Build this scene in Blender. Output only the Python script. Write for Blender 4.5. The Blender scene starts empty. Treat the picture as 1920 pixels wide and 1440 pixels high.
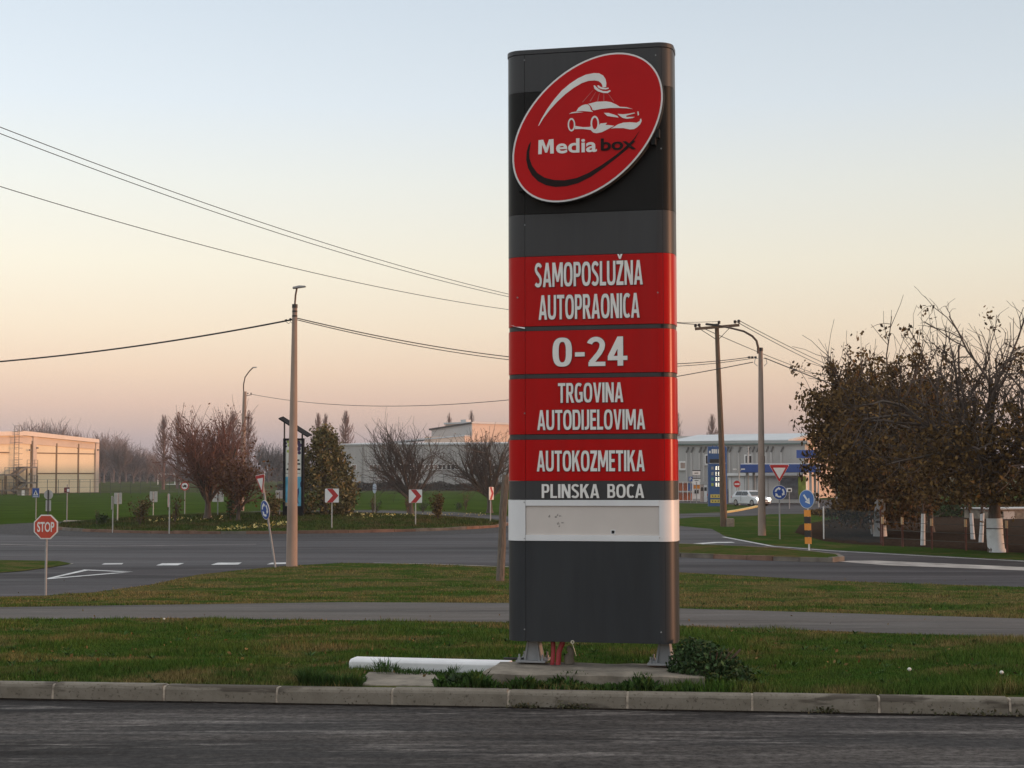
import bpy, bmesh, math, random
import numpy as np
from mathutils import Vector, Matrix, noise as mnoise

# ------------------------------------------------------------------ scene, camera, sky, sun
SC = bpy.context.scene
COL = SC.collection
R = math.radians
F, CX, CY, CAMZ = 2900.0, 960.0, 720.0, 2.0          # focal length in photo pixels, image centre, eye height
PITCH = math.atan(170.0 / F)

cam_d = bpy.data.cameras.new('camera')
cam_d.sensor_width = 36.0
cam_d.lens = F / 1920.0 * 36.0
cam_d.clip_start, cam_d.clip_end = 0.1, 9000.0
cam = bpy.data.objects.new('camera', cam_d)
COL.objects.link(cam)
cam.location = (0, 0, CAMZ)
cam.rotation_euler = (R(90) + PITCH, R(0.12), 0)
SC.camera = cam

SUN_AZ, SUN_EL = 95.0, 2.6
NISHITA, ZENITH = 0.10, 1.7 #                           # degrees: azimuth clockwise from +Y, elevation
world = bpy.data.worlds.new('World')
SC.world = world
world.use_nodes = True
def lin(h):
    c = [int(h[i:i + 2], 16) / 255 for i in (1, 3, 5)]
    return tuple(x / 12.92 if x <= .04045 else ((x + .055) / 1.055) ** 2.4 for x in c) + (1,)
def build_world():
    nt = world.node_tree
    nt.nodes.clear()
    out = nt.nodes.new('ShaderNodeOutputWorld')
    bg = nt.nodes.new('ShaderNodeBackground')
    sky = nt.nodes.new('ShaderNodeTexSky')
    sky.sky_type = 'NISHITA'
    sky.sun_disc = False
    sky.sun_elevation = R(SUN_EL)
    sky.sun_rotation = R(SUN_AZ)
    sky.air_density, sky.dust_density = 1.0, 1.5
    tc = nt.nodes.new('ShaderNodeTexCoord')
    sep = nt.nodes.new('ShaderNodeSeparateXYZ')
    nt.links.new(tc.outputs['Generated'], sep.inputs[0])
    mr = nt.nodes.new('ShaderNodeMapRange')
    mr.inputs['From Min'].default_value = -0.02
    mr.inputs['From Max'].default_value = 0.98
    nt.links.new(sep.outputs['Z'], mr.inputs['Value'])
    ramp = nt.nodes.new('ShaderNodeValToRGB')
    ramp.color_ramp.interpolation = 'LINEAR'
    # sighted sky colours down the middle of the photograph (pixel row -> sRGB); the Nishita share is taken off them
    rows = [(880, (166, 158, 158)), (850, (172, 163, 163)), (820, (184, 170, 169)), (795, (199, 178, 170)), (760, (217, 189, 175)), (700, (232, 206, 185)), (620, (239, 221, 199)),
            (500, (241, 233, 215)), (350, (233, 234, 227)), (200, (221, 230, 236)), (0, (208, 220, 230))]
    def tolin(c): return [(x / 255 / 12.92 if x <= 10 else ((x / 255 + .055) / 1.055) ** 2.4) for x in c]
    nis = [(0, (.09, .07, .03)), (5, (.10, .09, .05)), (15, (.09, .11, .10)), (25, (.06, .08, .09))]
    stops = []
    for py, c in rows:
        elv = math.degrees(math.atan((720 - py) / F) + PITCH)
        n = [np.interp(elv, [q[0] for q in nis], [q[1][k] for q in nis]) for k in range(3)]
        stops.append((math.sin(math.radians(elv)) + .02, tuple(max(.01, 1.01 * x - NISHITA * 10 * y) for x, y in zip(tolin(c), n)) + (1,)))
    stops += [(.48, (.58, .62, .66, 1)), (.72, (.57, .59, .60, 1)), (1.0, (.56, .57, .57, 1))]
    stops.insert(0, (0.0, stops[0][1]))
    el = ramp.color_ramp.elements
    el[0].position, el[0].color = stops[0]
    el[1].position, el[1].color = stops[-1]
    for p, c in stops[1:-1]:
        e = el.new(p)
        e.color = c
    nt.links.new(mr.outputs[0], ramp.inputs[0])
    def math_node(op, a, b):
        m = nt.nodes.new('ShaderNodeMath'); m.operation = op
        for i, v in enumerate((a, b)):
            if isinstance(v, float): m.inputs[i].default_value = v
            else: nt.links.new(v, m.inputs[i])
        return m.outputs[0]
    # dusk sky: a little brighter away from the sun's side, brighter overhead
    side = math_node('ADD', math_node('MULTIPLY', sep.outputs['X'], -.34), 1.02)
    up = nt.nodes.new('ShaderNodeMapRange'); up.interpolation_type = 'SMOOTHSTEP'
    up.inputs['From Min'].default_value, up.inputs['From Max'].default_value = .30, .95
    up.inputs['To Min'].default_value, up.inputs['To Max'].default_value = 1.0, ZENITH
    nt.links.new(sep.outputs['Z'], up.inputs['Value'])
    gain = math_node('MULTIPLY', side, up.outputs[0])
    sc = nt.nodes.new('ShaderNodeVectorMath')
    sc.operation = 'SCALE'
    sc.inputs['Scale'].default_value = NISHITA
    nt.links.new(sky.outputs[0], sc.inputs[0])
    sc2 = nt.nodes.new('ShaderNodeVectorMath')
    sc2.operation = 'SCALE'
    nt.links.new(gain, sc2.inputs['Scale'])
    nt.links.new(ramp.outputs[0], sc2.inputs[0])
    add = nt.nodes.new('ShaderNodeVectorMath')
    add.operation = 'ADD'
    nt.links.new(sc.outputs[0], add.inputs[0])
    nt.links.new(sc2.outputs[0], add.inputs[1])
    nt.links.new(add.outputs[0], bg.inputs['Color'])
    bg.inputs['Strength'].default_value = 1.0
    nt.links.new(bg.outputs[0], out.inputs['Surface'])
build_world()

sun_d = bpy.data.lights.new('sun', 'SUN')
sun_d.energy = 2.5
sun_d.angle = R(1.5)
sun_d.color = (1.0, 0.50, 0.29)
sun = bpy.data.objects.new('sun', sun_d)
COL.objects.link(sun)
sdir = Vector((math.cos(R(SUN_EL)) * math.sin(R(SUN_AZ)), math.cos(R(SUN_EL)) * math.cos(R(SUN_AZ)), math.sin(R(SUN_EL))))
sun.rotation_euler = (-sdir).to_track_quat('-Z', 'Y').to_euler()
sun.location = (60, -20, 40)

SC.view_settings.view_transform = 'Standard'
SC.view_settings.look = 'None'
SC.view_settings.exposure = 0.0
SC.view_settings.gamma = 1.0
SC.view_settings.use_curve_mapping = False
SC.render.engine = 'CYCLES'
SC.cycles.use_denoising = True
SC.cycles.max_bounces = 6
SC.cycles.diffuse_bounces = 3
SC.cycles.transparent_max_bounces = 12

# ------------------------------------------------------------------ terrain and pixel helpers
ZB = [(-400, .13), (14.6, .13), (36, -.7), (98, -.7), (112, -1.0), (265, -1.0), (370, -.2), (9000, -.2)]
def zg(y):
    return float(np.interp(y, [b[0] for b in ZB], [b[1] for b in ZB]))
ISL = (-12.2, 83.2, 12.0)                              # roundabout island: centre and radius
def zi(x, y):
    r = math.hypot(x - ISL[0], y - ISL[1])
    if r < ISL[2]:
        return -.58 + .5 * (1 - (r / ISL[2]) ** 2)
    return zg(y)
def ray(px, py):
    u, v = (px - CX) / F, (CY - py) / F
    dy = math.cos(PITCH) - v * math.sin(PITCH)
    dz = math.sin(PITCH) + v * math.cos(PITCH)
    return u / dy, dz / dy
def at(px, py, Y):
    a, b = ray(px, py)
    return Vector((a * Y, Y, CAMZ + b * Y))
def G(px, py, off=0.0, zf=None):
    """where the sight line through a photo pixel meets the ground"""
    zf = zf or (lambda x, y: zg(y))
    a, b = ray(px, py)
    y0 = 8.0
    while y0 < 4000:
        y1 = y0 * 1.01
        if CAMZ + b * y1 < zf(a * y1, y1):
            for _ in range(30):
                m = (y0 + y1) / 2
                if CAMZ + b * m < zf(a * m, m): y1 = m
                else: y0 = m
            return Vector((a * y1, y1, zf(a * y1, y1) + off))
        y0 = y1
    return Vector((a * 4000, 4000, zf(a * 4000, 4000) + off))
def GI(px, py):
    return G(px, py, 0, zi)
def proj(p):
    x, y, z = p[0], p[1], p[2] - CAMZ
    f = y * math.cos(PITCH) + z * math.sin(PITCH)
    u = -y * math.sin(PITCH) + z * math.cos(PITCH)
    return CX + F * x / f, CY - F * u / f
class Plane:
    """vertical plane through two ground points; px() meets it with a sight line: (u along, z)"""
    def __init__(s, A, B):
        s.A = Vector((A[0], A[1], 0)); d = Vector((B[0] - A[0], B[1] - A[1], 0)); s.L = d.length
        s.d = d.normalized(); s.n = Vector((s.d.y, -s.d.x, 0))
    def px(s, px, py):
        a, b = ray(px, py)
        Y = s.n.dot(s.A) / (s.n.x * a + s.n.y)
        P = Vector((a * Y, Y, CAMZ + b * Y))
        return (P - s.A).dot(s.d), P.z
    def M(s):
        """local x along, local -y outwards to the viewer's side (n), z up"""
        return Matrix(((s.d.x, -s.n.x, 0, s.A.x), (s.d.y, -s.n.y, 0, s.A.y), (0, 0, 1, 0), (0, 0, 0, 1)))

# ------------------------------------------------------------------ materials
MATS = {}
def nd(nt, t, **kw):
    n = nt.nodes.new(t)
    for k, v in kw.items():
        setattr(n, k, v)
    return n
def mixc(nt, fac, a, b, blend='MIX'):
    m = nd(nt, 'ShaderNodeMix', data_type='RGBA', blend_type=blend)
    for sock, val in ((m.inputs[0], fac), (m.inputs[6], a), (m.inputs[7], b)):
        if hasattr(val, 'links') or hasattr(val, 'is_linked'):
            nt.links.new(val, sock)
        else:
            sock.default_value = val if not isinstance(val, tuple) else (tuple(val) + (1,))[:4]
    return m.outputs[2]
def noise_fac(nt, vec, scale, lo=.35, hi=.65, detail=5, rough=.6):
    n = nd(nt, 'ShaderNodeTexNoise')
    n.inputs['Scale'].default_value = scale
    n.inputs['Detail'].default_value = detail
    n.inputs['Roughness'].default_value = rough
    nt.links.new(vec, n.inputs['Vector'])
    m = nd(nt, 'ShaderNodeMapRange')
    m.inputs['From Min'].default_value = lo
    m.inputs['From Max'].default_value = hi
    nt.links.new(n.outputs['Fac'], m.inputs['Value'])
    return m.outputs[0]
def coords(nt, kind='Object', stretch=(1, 1, 1), rotz=0):
    if kind == 'World':
        g = nd(nt, 'ShaderNodeNewGeometry')
        o = g.outputs['Position']
    else:
        o = nd(nt, 'ShaderNodeTexCoord').outputs[kind]
    mp = nd(nt, 'ShaderNodeMapping')
    mp.inputs['Scale'].default_value = stretch
    mp.inputs['Rotation'].default_value = (0, 0, rotz)
    nt.links.new(o, mp.inputs['Vector'])
    return mp.outputs[0]
def start(name):
    m = bpy.data.materials.new(name)
    m.use_nodes = True
    nt = m.node_tree
    return m, nt, nt.nodes['Principled BSDF']
def bump(nt, b, vec, scale, strength, dist=.01):
    n = nd(nt, 'ShaderNodeTexNoise')
    n.inputs['Scale'].default_value = scale
    n.inputs['Detail'].default_value = 4
    nt.links.new(vec, n.inputs['Vector'])
    bp = nd(nt, 'ShaderNodeBump')
    bp.inputs['Strength'].default_value = strength
    bp.inputs['Distance'].default_value = dist
    nt.links.new(n.outputs['Fac'], bp.inputs['Height'])
    nt.links.new(bp.outputs[0], b.inputs['Normal'])
def mat(name, col, rough=.6, var=.12, scale=3., col2=None, lo=.35, hi=.65, bumps=0., bscale=60., metal=0., spec=.5,
        stretch=(1, 1, 1), emis=0., island=False, coord='Object', dirt=0.):
    if name in MATS:
        return MATS[name]
    m, nt, b = start(name)
    vec = coords(nt, coord, stretch)
    c1 = tuple(x * (1 - var) for x in col)
    c2 = col2 if col2 else tuple(min(1, x * (1 + var)) for x in col)
    if island:
        g = nd(nt, 'ShaderNodeNewGeometry')
        c = mixc(nt, g.outputs['Random Per Island'], c1, c2)
    else:
        c = mixc(nt, noise_fac(nt, vec, scale, lo, hi), c1, c2)
    if dirt:
        c = mixc(nt, noise_fac(nt, vec, scale * .6, .5, .75, 8, .7), c, tuple(x * (1 - dirt) + .05 * dirt for x in col))
    nt.links.new(c, b.inputs['Base Color'])
    b.inputs['Roughness'].default_value = rough
    b.inputs['Metallic'].default_value = metal
    b.inputs['Specular IOR Level'].default_value = spec
    if bumps:
        bump(nt, b, vec, bscale, bumps)
    if emis:
        b.inputs['Emission Color'].default_value = tuple(col) + (1,)
        b.inputs['Emission Strength'].default_value = emis
    MATS[name] = m
    return m
def grass_mat(name, dry=0., dark=1., island=False, green=(.034, .078, .014), yel=(.068, .100, .021), tan=(.155, .118, .050), brown=(.066, .048, .025)):
    m, nt, b = start(name)
    vec = coords(nt, 'World', (.9, 1.1, 1))
    f1 = noise_fac(nt, vec, .62, .47 - dry * .5, .58 - dry * .5, 9, .74)
    f2 = noise_fac(nt, vec, 1.7, .35, .65, 6, .65)
    f3 = noise_fac(nt, vec, .9, .63, .74, 7, .7)
    c = mixc(nt, f2, green, yel)
    c = mixc(nt, f1, c, tan)
    c = mixc(nt, f3, c, brown)
    if island:
        g = nd(nt, 'ShaderNodeNewGeometry')
        v = nd(nt, 'ShaderNodeMapRange')
        v.inputs['To Min'].default_value, v.inputs['To Max'].default_value = .30 * dark, 1.75 * dark
        nt.links.new(g.outputs['Random Per Island'], v.inputs['Value'])
        k = nd(nt, 'ShaderNodeVectorMath', operation='SCALE')
        nt.links.new(c, k.inputs[0])
        nt.links.new(v.outputs[0], k.inputs['Scale'])
        c = k.outputs[0]
    else:
        f4 = noise_fac(nt, coords(nt, 'World'), 28., .3, .7, 6, .7)
        c = mixc(nt, f4, c, tuple(x * .45 for x in green), 'MIX') if dark < 1 else mixc(nt, f4, c, (.55, .55, .55), 'MULTIPLY')
        bump(nt, b, coords(nt, 'World'), 22., .8, .05)
    nt.links.new(c, b.inputs['Base Color'])
    b.inputs['Roughness'].default_value = 1.
    b.inputs['Specular IOR Level'].default_value = .0
    MATS[name] = m
    return m

# ------------------------------------------------------------------ mesh helpers
class MB:
    def __init__(s):
        s.v = []; s.f = []
    def add(s, vs, fs):
        o = len(s.v)
        s.v += [tuple(v) for v in vs]
        s.f += [tuple(i + o for i in f) for f in fs]
        return s
    def box(s, lo, hi):
        x0, y0, z0 = lo; x1, y1, z1 = hi
        return s.add([(x0, y0, z0), (x1, y0, z0), (x1, y1, z0), (x0, y1, z0), (x0, y0, z1), (x1, y0, z1), (x1, y1, z1), (x0, y1, z1)],
                     [(0, 3, 2, 1), (4, 5, 6, 7), (0, 1, 5, 4), (1, 2, 6, 5), (2, 3, 7, 6), (3, 0, 4, 7)])
    def bar(s, a, b, w, h=None):
        h = h or w
        a, b = Vector(a), Vector(b)
        d = (b - a).normalized()
        up = Vector((0, 0, 1)) if abs(d.z) < .95 else Vector((0, 1, 0))
        x = d.cross(up).normalized() * w / 2
        y = d.cross(x).normalized() * h / 2
        vs = [a - x - y, a + x - y, a + x + y, a - x + y, b - x - y, b + x - y, b + x + y, b - x + y]
        return s.add(vs, [(0, 3, 2, 1), (4, 5, 6, 7), (0, 1, 5, 4), (1, 2, 6, 5), (2, 3, 7, 6), (3, 0, 4, 7)])
    def tube(s, pts, radii, n=8, caps=True):
        pts = [Vector(p) for p in pts]
        if not hasattr(radii, '__len__'):
            radii = [radii] * len(pts)
        o = len(s.v)
        x = None
        for i, p in enumerate(pts):
            d = (pts[min(i + 1, len(pts) - 1)] - pts[max(i - 1, 0)])
            d = d.normalized() if d.length > 1e-9 else Vector((0, 0, 1))
            if x is None:
                x = d.cross(Vector((0, 1, 0)) if abs(d.y) < .9 else Vector((1, 0, 0))).normalized()
            else:
                x = (x - d * x.dot(d)).normalized()
            y = d.cross(x)
            for k in range(n):
                a = 2 * math.pi * k / n
                q = p + (x * math.cos(a) + y * math.sin(a)) * radii[i]
                s.v.append((q.x, q.y, q.z))
        for i in range(len(pts) - 1):
            for k in range(n):
                k2 = (k + 1) % n
                s.f.append((o + i * n + k, o + i * n + k2, o + (i + 1) * n + k2, o + (i + 1) * n + k))
        if caps:
            s.f.append(tuple(o + k for k in reversed(range(n))))
            s.f.append(tuple(o + (len(pts) - 1) * n + k for k in range(n)))
        return s
    def prism(s, poly, y0, y1):
        n = len(poly)
        vs = [(x, y0, z) for x, z in poly] + [(x, y1, z) for x, z in poly]
        fs = [tuple(range(n)), tuple(reversed(range(n, 2 * n)))] + [(i, i + n, (i + 1) % n + n, (i + 1) % n) for i in range(n)]
        return s.add(vs, fs)
    def prismz(s, poly, z0, z1):
        n = len(poly)
        vs = [(x, y, z0) for x, y in poly] + [(x, y, z1) for x, y in poly]
        fs = [tuple(reversed(range(n))), tuple(range(n, 2 * n))] + [(i, (i + 1) % n, (i + 1) % n + n, i + n) for i in range(n)]
        return s.add(vs, fs)
    def xf(s, M):
        s.v = [tuple(M @ Vector(v)) for v in s.v]
        return s
    def build(s, name, m, parent=None, off=None, smooth=False, bevel=0.):
        me = bpy.data.meshes.new(name)
        vs = s.v if off is None else [(v[0] - off[0], v[1] - off[1], v[2] - off[2]) for v in s.v]
        me.from_pydata(vs, [], s.f)
        if len(s.f) < 6000:
            bm = bmesh.new(); bm.from_mesh(me)
            bmesh.ops.recalc_face_normals(bm, faces=bm.faces)
            bm.to_mesh(me); bm.free()
        if smooth:
            me.polygons.foreach_set('use_smooth', [True] * len(me.polygons))
            me.set_sharp_from_angle(angle=R(40))
        me.materials.append(m)
        me.update()
        o = bpy.data.objects.new(name, me)
        COL.objects.link(o)
        if parent is not None:
            o.parent = parent
        if bevel:
            b = o.modifiers.new('bevel', 'BEVEL')
            b.width = bevel; b.segments = 2; b.limit_method = 'ANGLE'; b.angle_limit = R(40)
        return o
def tag(o, label, cat=None, group=None, kind=None):
    o['label'] = label
    if cat: o['category'] = cat
    if group: o['group'] = group
    if kind: o['kind'] = kind
    return o
def empty(name, loc, label=None, cat=None, group=None, rz=0, kind=None, M=None):
    o = bpy.data.objects.new(name, None)
    o.empty_display_size = .3
    COL.objects.link(o)
    if M is not None:
        o.matrix_world = M
    else:
        o.location = loc
        o.rotation_euler = (0, 0, rz)
    if label: tag(o, label, cat, group, kind)
    return o
def copy_tree(o, parent=None):
    c = o.copy()
    COL.objects.link(c)
    c.parent = parent
    for ch in o.children:
        copy_tree(ch, c)
    return c
def quads(name, V, m, parent=None):
    """mesh of separate quads (n,4,3) or triangles (n,3,3)"""
    n, k = V.shape[0], V.shape[1]
    me = bpy.data.meshes.new(name)
    me.vertices.add(n * k)
    me.vertices.foreach_set('co', V.astype(np.float32).ravel())
    me.loops.add(n * k)
    me.loops.foreach_set('vertex_index', np.arange(n * k, dtype=np.int32))
    me.polygons.add(n)
    me.polygons.foreach_set('loop_start', np.arange(0, n * k, k, dtype=np.int32))
    me.update(calc_edges=True)
    me.materials.append(m)
    o = bpy.data.objects.new(name, me)
    COL.objects.link(o)
    if parent is not None: o.parent = parent
    return o
def leaf_quads(rng, P, size, droop=0.):
    n = len(P)
    u = rng.normal(size=(n, 3)); u[:, 2] -= droop
    u /= np.linalg.norm(u, axis=1)[:, None]
    w = rng.normal(size=(n, 3))
    v = np.cross(u, w); v /= np.linalg.norm(v, axis=1)[:, None]
    s = (size * rng.uniform(.45, 1.5, n))[:, None]
    return np.stack([P - u * s * .5, P + v * s * .28, P + u * s * .5, P - v * s * .28], 1)
def sheet(name, pts, off, m, label, kind='structure', parent=None, cat=None, zf=None, cuts=True):
    """flat polygon (XY) laid on the terrain, cut where the terrain bends"""
    bm = bmesh.new()
    bm.faces.new([bm.verts.new((p[0], p[1], 0)) for p in pts])
    if cuts:
        for yb, _ in ZB[1:-1]:
            bmesh.ops.bisect_plane(bm, geom=bm.verts[:] + bm.edges[:] + bm.faces[:], plane_co=(0, yb, 0), plane_no=(0, 1, 0))
    bmesh.ops.triangulate(bm, faces=bm.faces)
    for v in bm.verts:
        v.co.z = (zf(v.co.x, v.co.y) if zf else zg(v.co.y)) + off
    bmesh.ops.recalc_face_normals(bm, faces=bm.faces)
    if bm.faces[:] and sum(f.normal.z for f in bm.faces) < 0:
        bmesh.ops.reverse_faces(bm, faces=bm.faces)
    me = bpy.data.meshes.new(name); bm.to_mesh(me); bm.free()
    me.materials.append(m)
    o = bpy.data.objects.new(name, me); COL.objects.link(o)
    if parent is not None: o.parent = parent
    else: tag(o, label, cat, None, kind)
    return o
def GP(pts):
    return [(p.x, p.y) for p in (G(*q) for q in pts)]
def text_mb(s, w, h, depth, bold=.0, res=4):
    """lettering as geometry: width w, capital height h on the baseline z = 0, centred, in the XZ plane, front at y = -depth"""
    def raw(body, off):
        cu = bpy.data.curves.new('lettering', 'FONT')
        cu.body = body; cu.offset = off; cu.extrude = .5; cu.resolution_u = res
        ob = bpy.data.objects.new('lettering', cu); COL.objects.link(ob)
        dg = bpy.context.evaluated_depsgraph_get()
        me = bpy.data.meshes.new_from_object(ob.evaluated_get(dg))
        V = np.array([v.co[:] for v in me.vertices]); fs = [tuple(p.vertices) for p in me.polygons]
        bpy.data.objects.remove(ob); bpy.data.curves.remove(cu); bpy.data.meshes.remove(me)
        return V, fs
    V, fs = raw(s, bold)
    cap = raw('H', bold)[0]
    c0, c1 = cap[:, 1].min(), cap[:, 1].max()
    # letters with a tail under the baseline (J) are lifted to stand on it
    par = list(range(len(V)))
    def find(i):
        while par[i] != i:
            par[i] = par[par[i]]; i = par[i]
        return i
    for f in fs:
        for q in f[1:]: par[find(q)] = find(f[0])
    root = np.array([find(i) for i in range(len(V))])
    for r in set(root.tolist()):
        k = root == r; y = V[k, 1]
        if y.min() < c0 - .06 and s.isupper():
            V[k, 1] = c0 + (y - y.min()) / (y.max() - y.min()) * (c1 - c0)
    lo, hi = V.min(0), V.max(0)
    mb = MB()
    X = (V[:, 0] - (lo[0] + hi[0]) / 2) / (hi[0] - lo[0]) * w
    Z = (V[:, 1] - c0) / (c1 - c0) * h
    Y = np.where(V[:, 2] > 0, -depth, 0.)
    return mb.add(list(zip(X.tolist(), Y.tolist(), Z.tolist())), fs)
# ---- plain condensed bold capitals drawn as polygons (unit cap height)
def _ring(w, s, h, a0, a1, n=26, y0=0., y1=1., e=2.7):
    """part of a squarish ring: list of quads between outer and inner outline"""
    cx, cy, rx, ry = w / 2, (y0 + y1) / 2, w / 2, (y1 - y0) / 2
    def pt(a, rx, ry):
        c, q = math.cos(R(a)), math.sin(R(a))
        return (cx + rx * math.copysign(abs(c) ** (2 / e), c), cy + ry * math.copysign(abs(q) ** (2 / e), q))
    out = []
    for k in range(n):
        b0, b1 = a0 + (a1 - a0) * k / n, a0 + (a1 - a0) * (k + 1) / n
        out.append([pt(b0, rx - s, ry - h), pt(b0, rx, ry), pt(b1, rx, ry), pt(b1, rx - s, ry - h)])
    return out
def _rc(x0, y0, x1, y1): return [(x0, y0), (x1, y0), (x1, y1), (x0, y1)]
def _bowl(x0, w, s, h, y0, y1):
    """right-hand bowl starting at x0: bars and half ring"""
    m = x0 + (w - x0) * .42; q = []
    for p in _ring((w - m) * 2, s, h, -90, 90, 16, y0, y1, 2.3):
        q.append([(x - (w - m) + m, y) for x, y in p])
    return [_rc(x0, y1 - h, m, y1), _rc(x0, y0, m, y0 + h)] + q
def _stroke(path, t):
    P = [Vector((p[0], p[1], 0)) for p in path]; L, Rr = [], []
    for i, p in enumerate(P):
        d = (P[min(i + 1, len(P) - 1)] - P[max(i - 1, 0)]).normalized(); nrm = Vector((-d.y, d.x, 0)) * t / 2
        L.append((p + nrm)[:2]); Rr.append((p - nrm)[:2])
    return [[L[i], Rr[i], Rr[i + 1], L[i + 1]] for i in range(len(P) - 1)]
def _arc(cx, cy, rx, ry, a0, a1, n=10): return [(cx + rx * math.cos(R(a0 + (a1 - a0) * k / n)), cy + ry * math.sin(R(a0 + (a1 - a0) * k / n))) for k in range(n + 1)]
def glyph(c, s=.17, h=.145):
    if c == ' ': return .30, []
    if c == '-': return .34, [_rc(.02, .34, .32, .34 + h)]
    if c == 'I': return s, [_rc(0, 0, s, 1)]
    if c == 'L': return .46, [_rc(0, 0, s, 1), _rc(s, 0, .46, h)]
    if c == 'T': return .56, [_rc(0, 1 - h, .56, 1), _rc(.28 - s / 2, 0, .28 + s / 2, 1 - h)]
    if c == 'E': return .46, [_rc(0, 0, s, 1), _rc(s, 0, .46, h), _rc(s, 1 - h, .46, 1), _rc(s, .44, .43, .44 + h)]
    if c == 'N': return .62, [_rc(0, 0, s * .95, 1), _rc(.62 - s * .95, 0, .62, 1), [(0, 1), (s * 1.15, 1), (.62, 0), (.62 - s * 1.15, 0)]]
    if c == 'M': return .78, [_rc(0, 0, s * .9, 1), _rc(.78 - s * .9, 0, .78, 1), [(0, 1), (.21, 1), (.46, .20), (.32, .20)], [(.78, 1), (.57, 1), (.32, .20), (.46, .20)]]
    if c == 'V': return .62, [[(0, 1), (.18, 1), (.31, .26), (.31, 0), (.22, 0)], [(.62, 1), (.44, 1), (.31, .26), (.31, 0), (.40, 0)]]
    if c == 'A': return .64, [[(0, 0), (.175, 0), (.32, .76), (.32, 1), (.225, 1)], [(.64, 0), (.465, 0), (.32, .76), (.32, 1), (.415, 1)], _rc(.17, .19, .47, .19 + h)]
    if c in 'ZŽ':
        q = [_rc(0, 1 - h, .52, 1), _rc(0, 0, .52, h), [(0, h * .9), (.21, h * .9), (.52, 1 - h * .9), (.31, 1 - h * .9)]]
        if c == 'Ž': q += [[(.07, 1.27), (.20, 1.27), (.26, 1.18), (.26, 1.07), (.20, 1.07)], [(.45, 1.27), (.32, 1.27), (.26, 1.18), (.26, 1.07), (.32, 1.07)]]
        return .52, q
    if c == 'K': return .62, [_rc(0, 0, s, 1), [(s, .62), (.40, 1), (.61, 1), (s, .36)], [(.245, .49), (.37, .66), (.63, 0), (.42, 0)]]
    if c == 'O': return .66, _ring(.66, s, h, 0, 360, 40)
    if c == '0': return .60, _ring(.60, s * 1.1, h, 0, 360, 40)
    if c == 'C': return .52, [[(x, y) for x, y in p] for p in _ring(.62, s, h, 52, 308, 30)]
    if c == 'G': return .60, _ring(.62, s, h, 52, 300, 30) + [_rc(.60 - s, .06, .60, .54), _rc(.34, .54 - h, .60, .54)]
    if c == 'D': return .62, [_rc(0, 0, s, 1)] + _bowl(s, .62, s, h, 0, 1)
    if c == 'P': return .54, [_rc(0, 0, s, 1)] + _bowl(s, .54, s, h * .95, .38, 1)
    if c == 'R': return .58, [_rc(0, 0, s, 1)] + _bowl(s, .54, s, h * .95, .41, 1) + [[(.20, .44), (.39, .46), (.60, 0), (.40, 0)]]
    if c == 'B': return .56, [_rc(0, 0, s, 1)] + _bowl(s, .53, s, h * .93, .47, 1) + _bowl(s, .56, s, h, 0, .565)
    if c == 'U': return .62, [_rc(0, .35, s, 1), _rc(.62 - s, .35, .62, 1)] + _ring(.62, s, h, 180, 360, 22, 0, .72)
    if c == 'J': return .36, [_rc(.36 - s, .3, .36, 1)] + [[(x - .20, y) for x, y in p] for p in _ring(.56, s, h, 268, 360, 12, 0, .62)] + [_rc(0, 0, .09, h)]
    if c == 'S':
        p = _arc(.27, .765, .195, .165, 20, 90, 6) + _arc(.25, .745, .17, .185, 90, 200, 8)[1:] + [(.16, .60), (.27, .515), (.37, .43)] + _arc(.27, .26, .175, .19, 25, -90, 9) + _arc(.22, .24, .19, .17, -90, -150, 6)[1:]
        return .53, _stroke(p, .155)
    if c == '2':
        p = _arc(.25, .72, .20, .205, 165, 0, 12) + [(.43, .60), (.35, .44), (.22, .27), (.10, .12)]
        return .54, _stroke(p, .165) + [_rc(.02, 0, .54, h)]
    if c == '4': return .60, [_rc(.30, 0, .30 + s, 1), _rc(.0, .19, .60, .19 + h), [(0, .33), (0, .20), (.12, .20), (.40, .80), (.40, 1), (.30, 1)]]
    return .3, []
def caps_mb(s, w, h, depth, grow=0., gap=.075):
    """the same, set in the drawn capitals; grow thickens every stroke for the dark edge"""
    mb = MB(); x = 0.; q = []
    for c in s:
        gw, polys = glyph(c)
        q += [[(px + x, py) for px, py in p] for p in polys]; x += gw + gap
    W = x - gap; k = 0
    for p in q:
        P = [((px - W / 2) * w / W, py * h) for px, py in p]
        if grow:
            cx, cz = sum(v[0] for v in P) / len(P), sum(v[1] for v in P) / len(P)
            P = [(px + math.copysign(grow, px - cx), pz + math.copysign(grow, pz - cz)) for px, pz in P]
        mb.prism(P, -depth - (k % 7) * .00025, 0.); k += 1
    return mb
def circ(r, n=32, cx=0, cz=0, rx=None):
    return [(cx + (rx or r) * math.cos(2 * math.pi * k / n), cz + r * math.sin(2 * math.pi * k / n)) for k in range(n)]
def ring(ro, ri, cx, cz, rxo=None, rxi=None, n=28, mb=None, y0=0, y1=.002):
    """flat ring as quads"""
    mb = mb or MB()
    o = circ(ro, n, cx, cz, rxo); i = circ(ri, n, cx, cz, rxi)
    for k in range(n):
        k2 = (k + 1) % n
        mb.prism([i[k], o[k], o[k2], i[k2]], y0, y1)
    return mb
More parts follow.
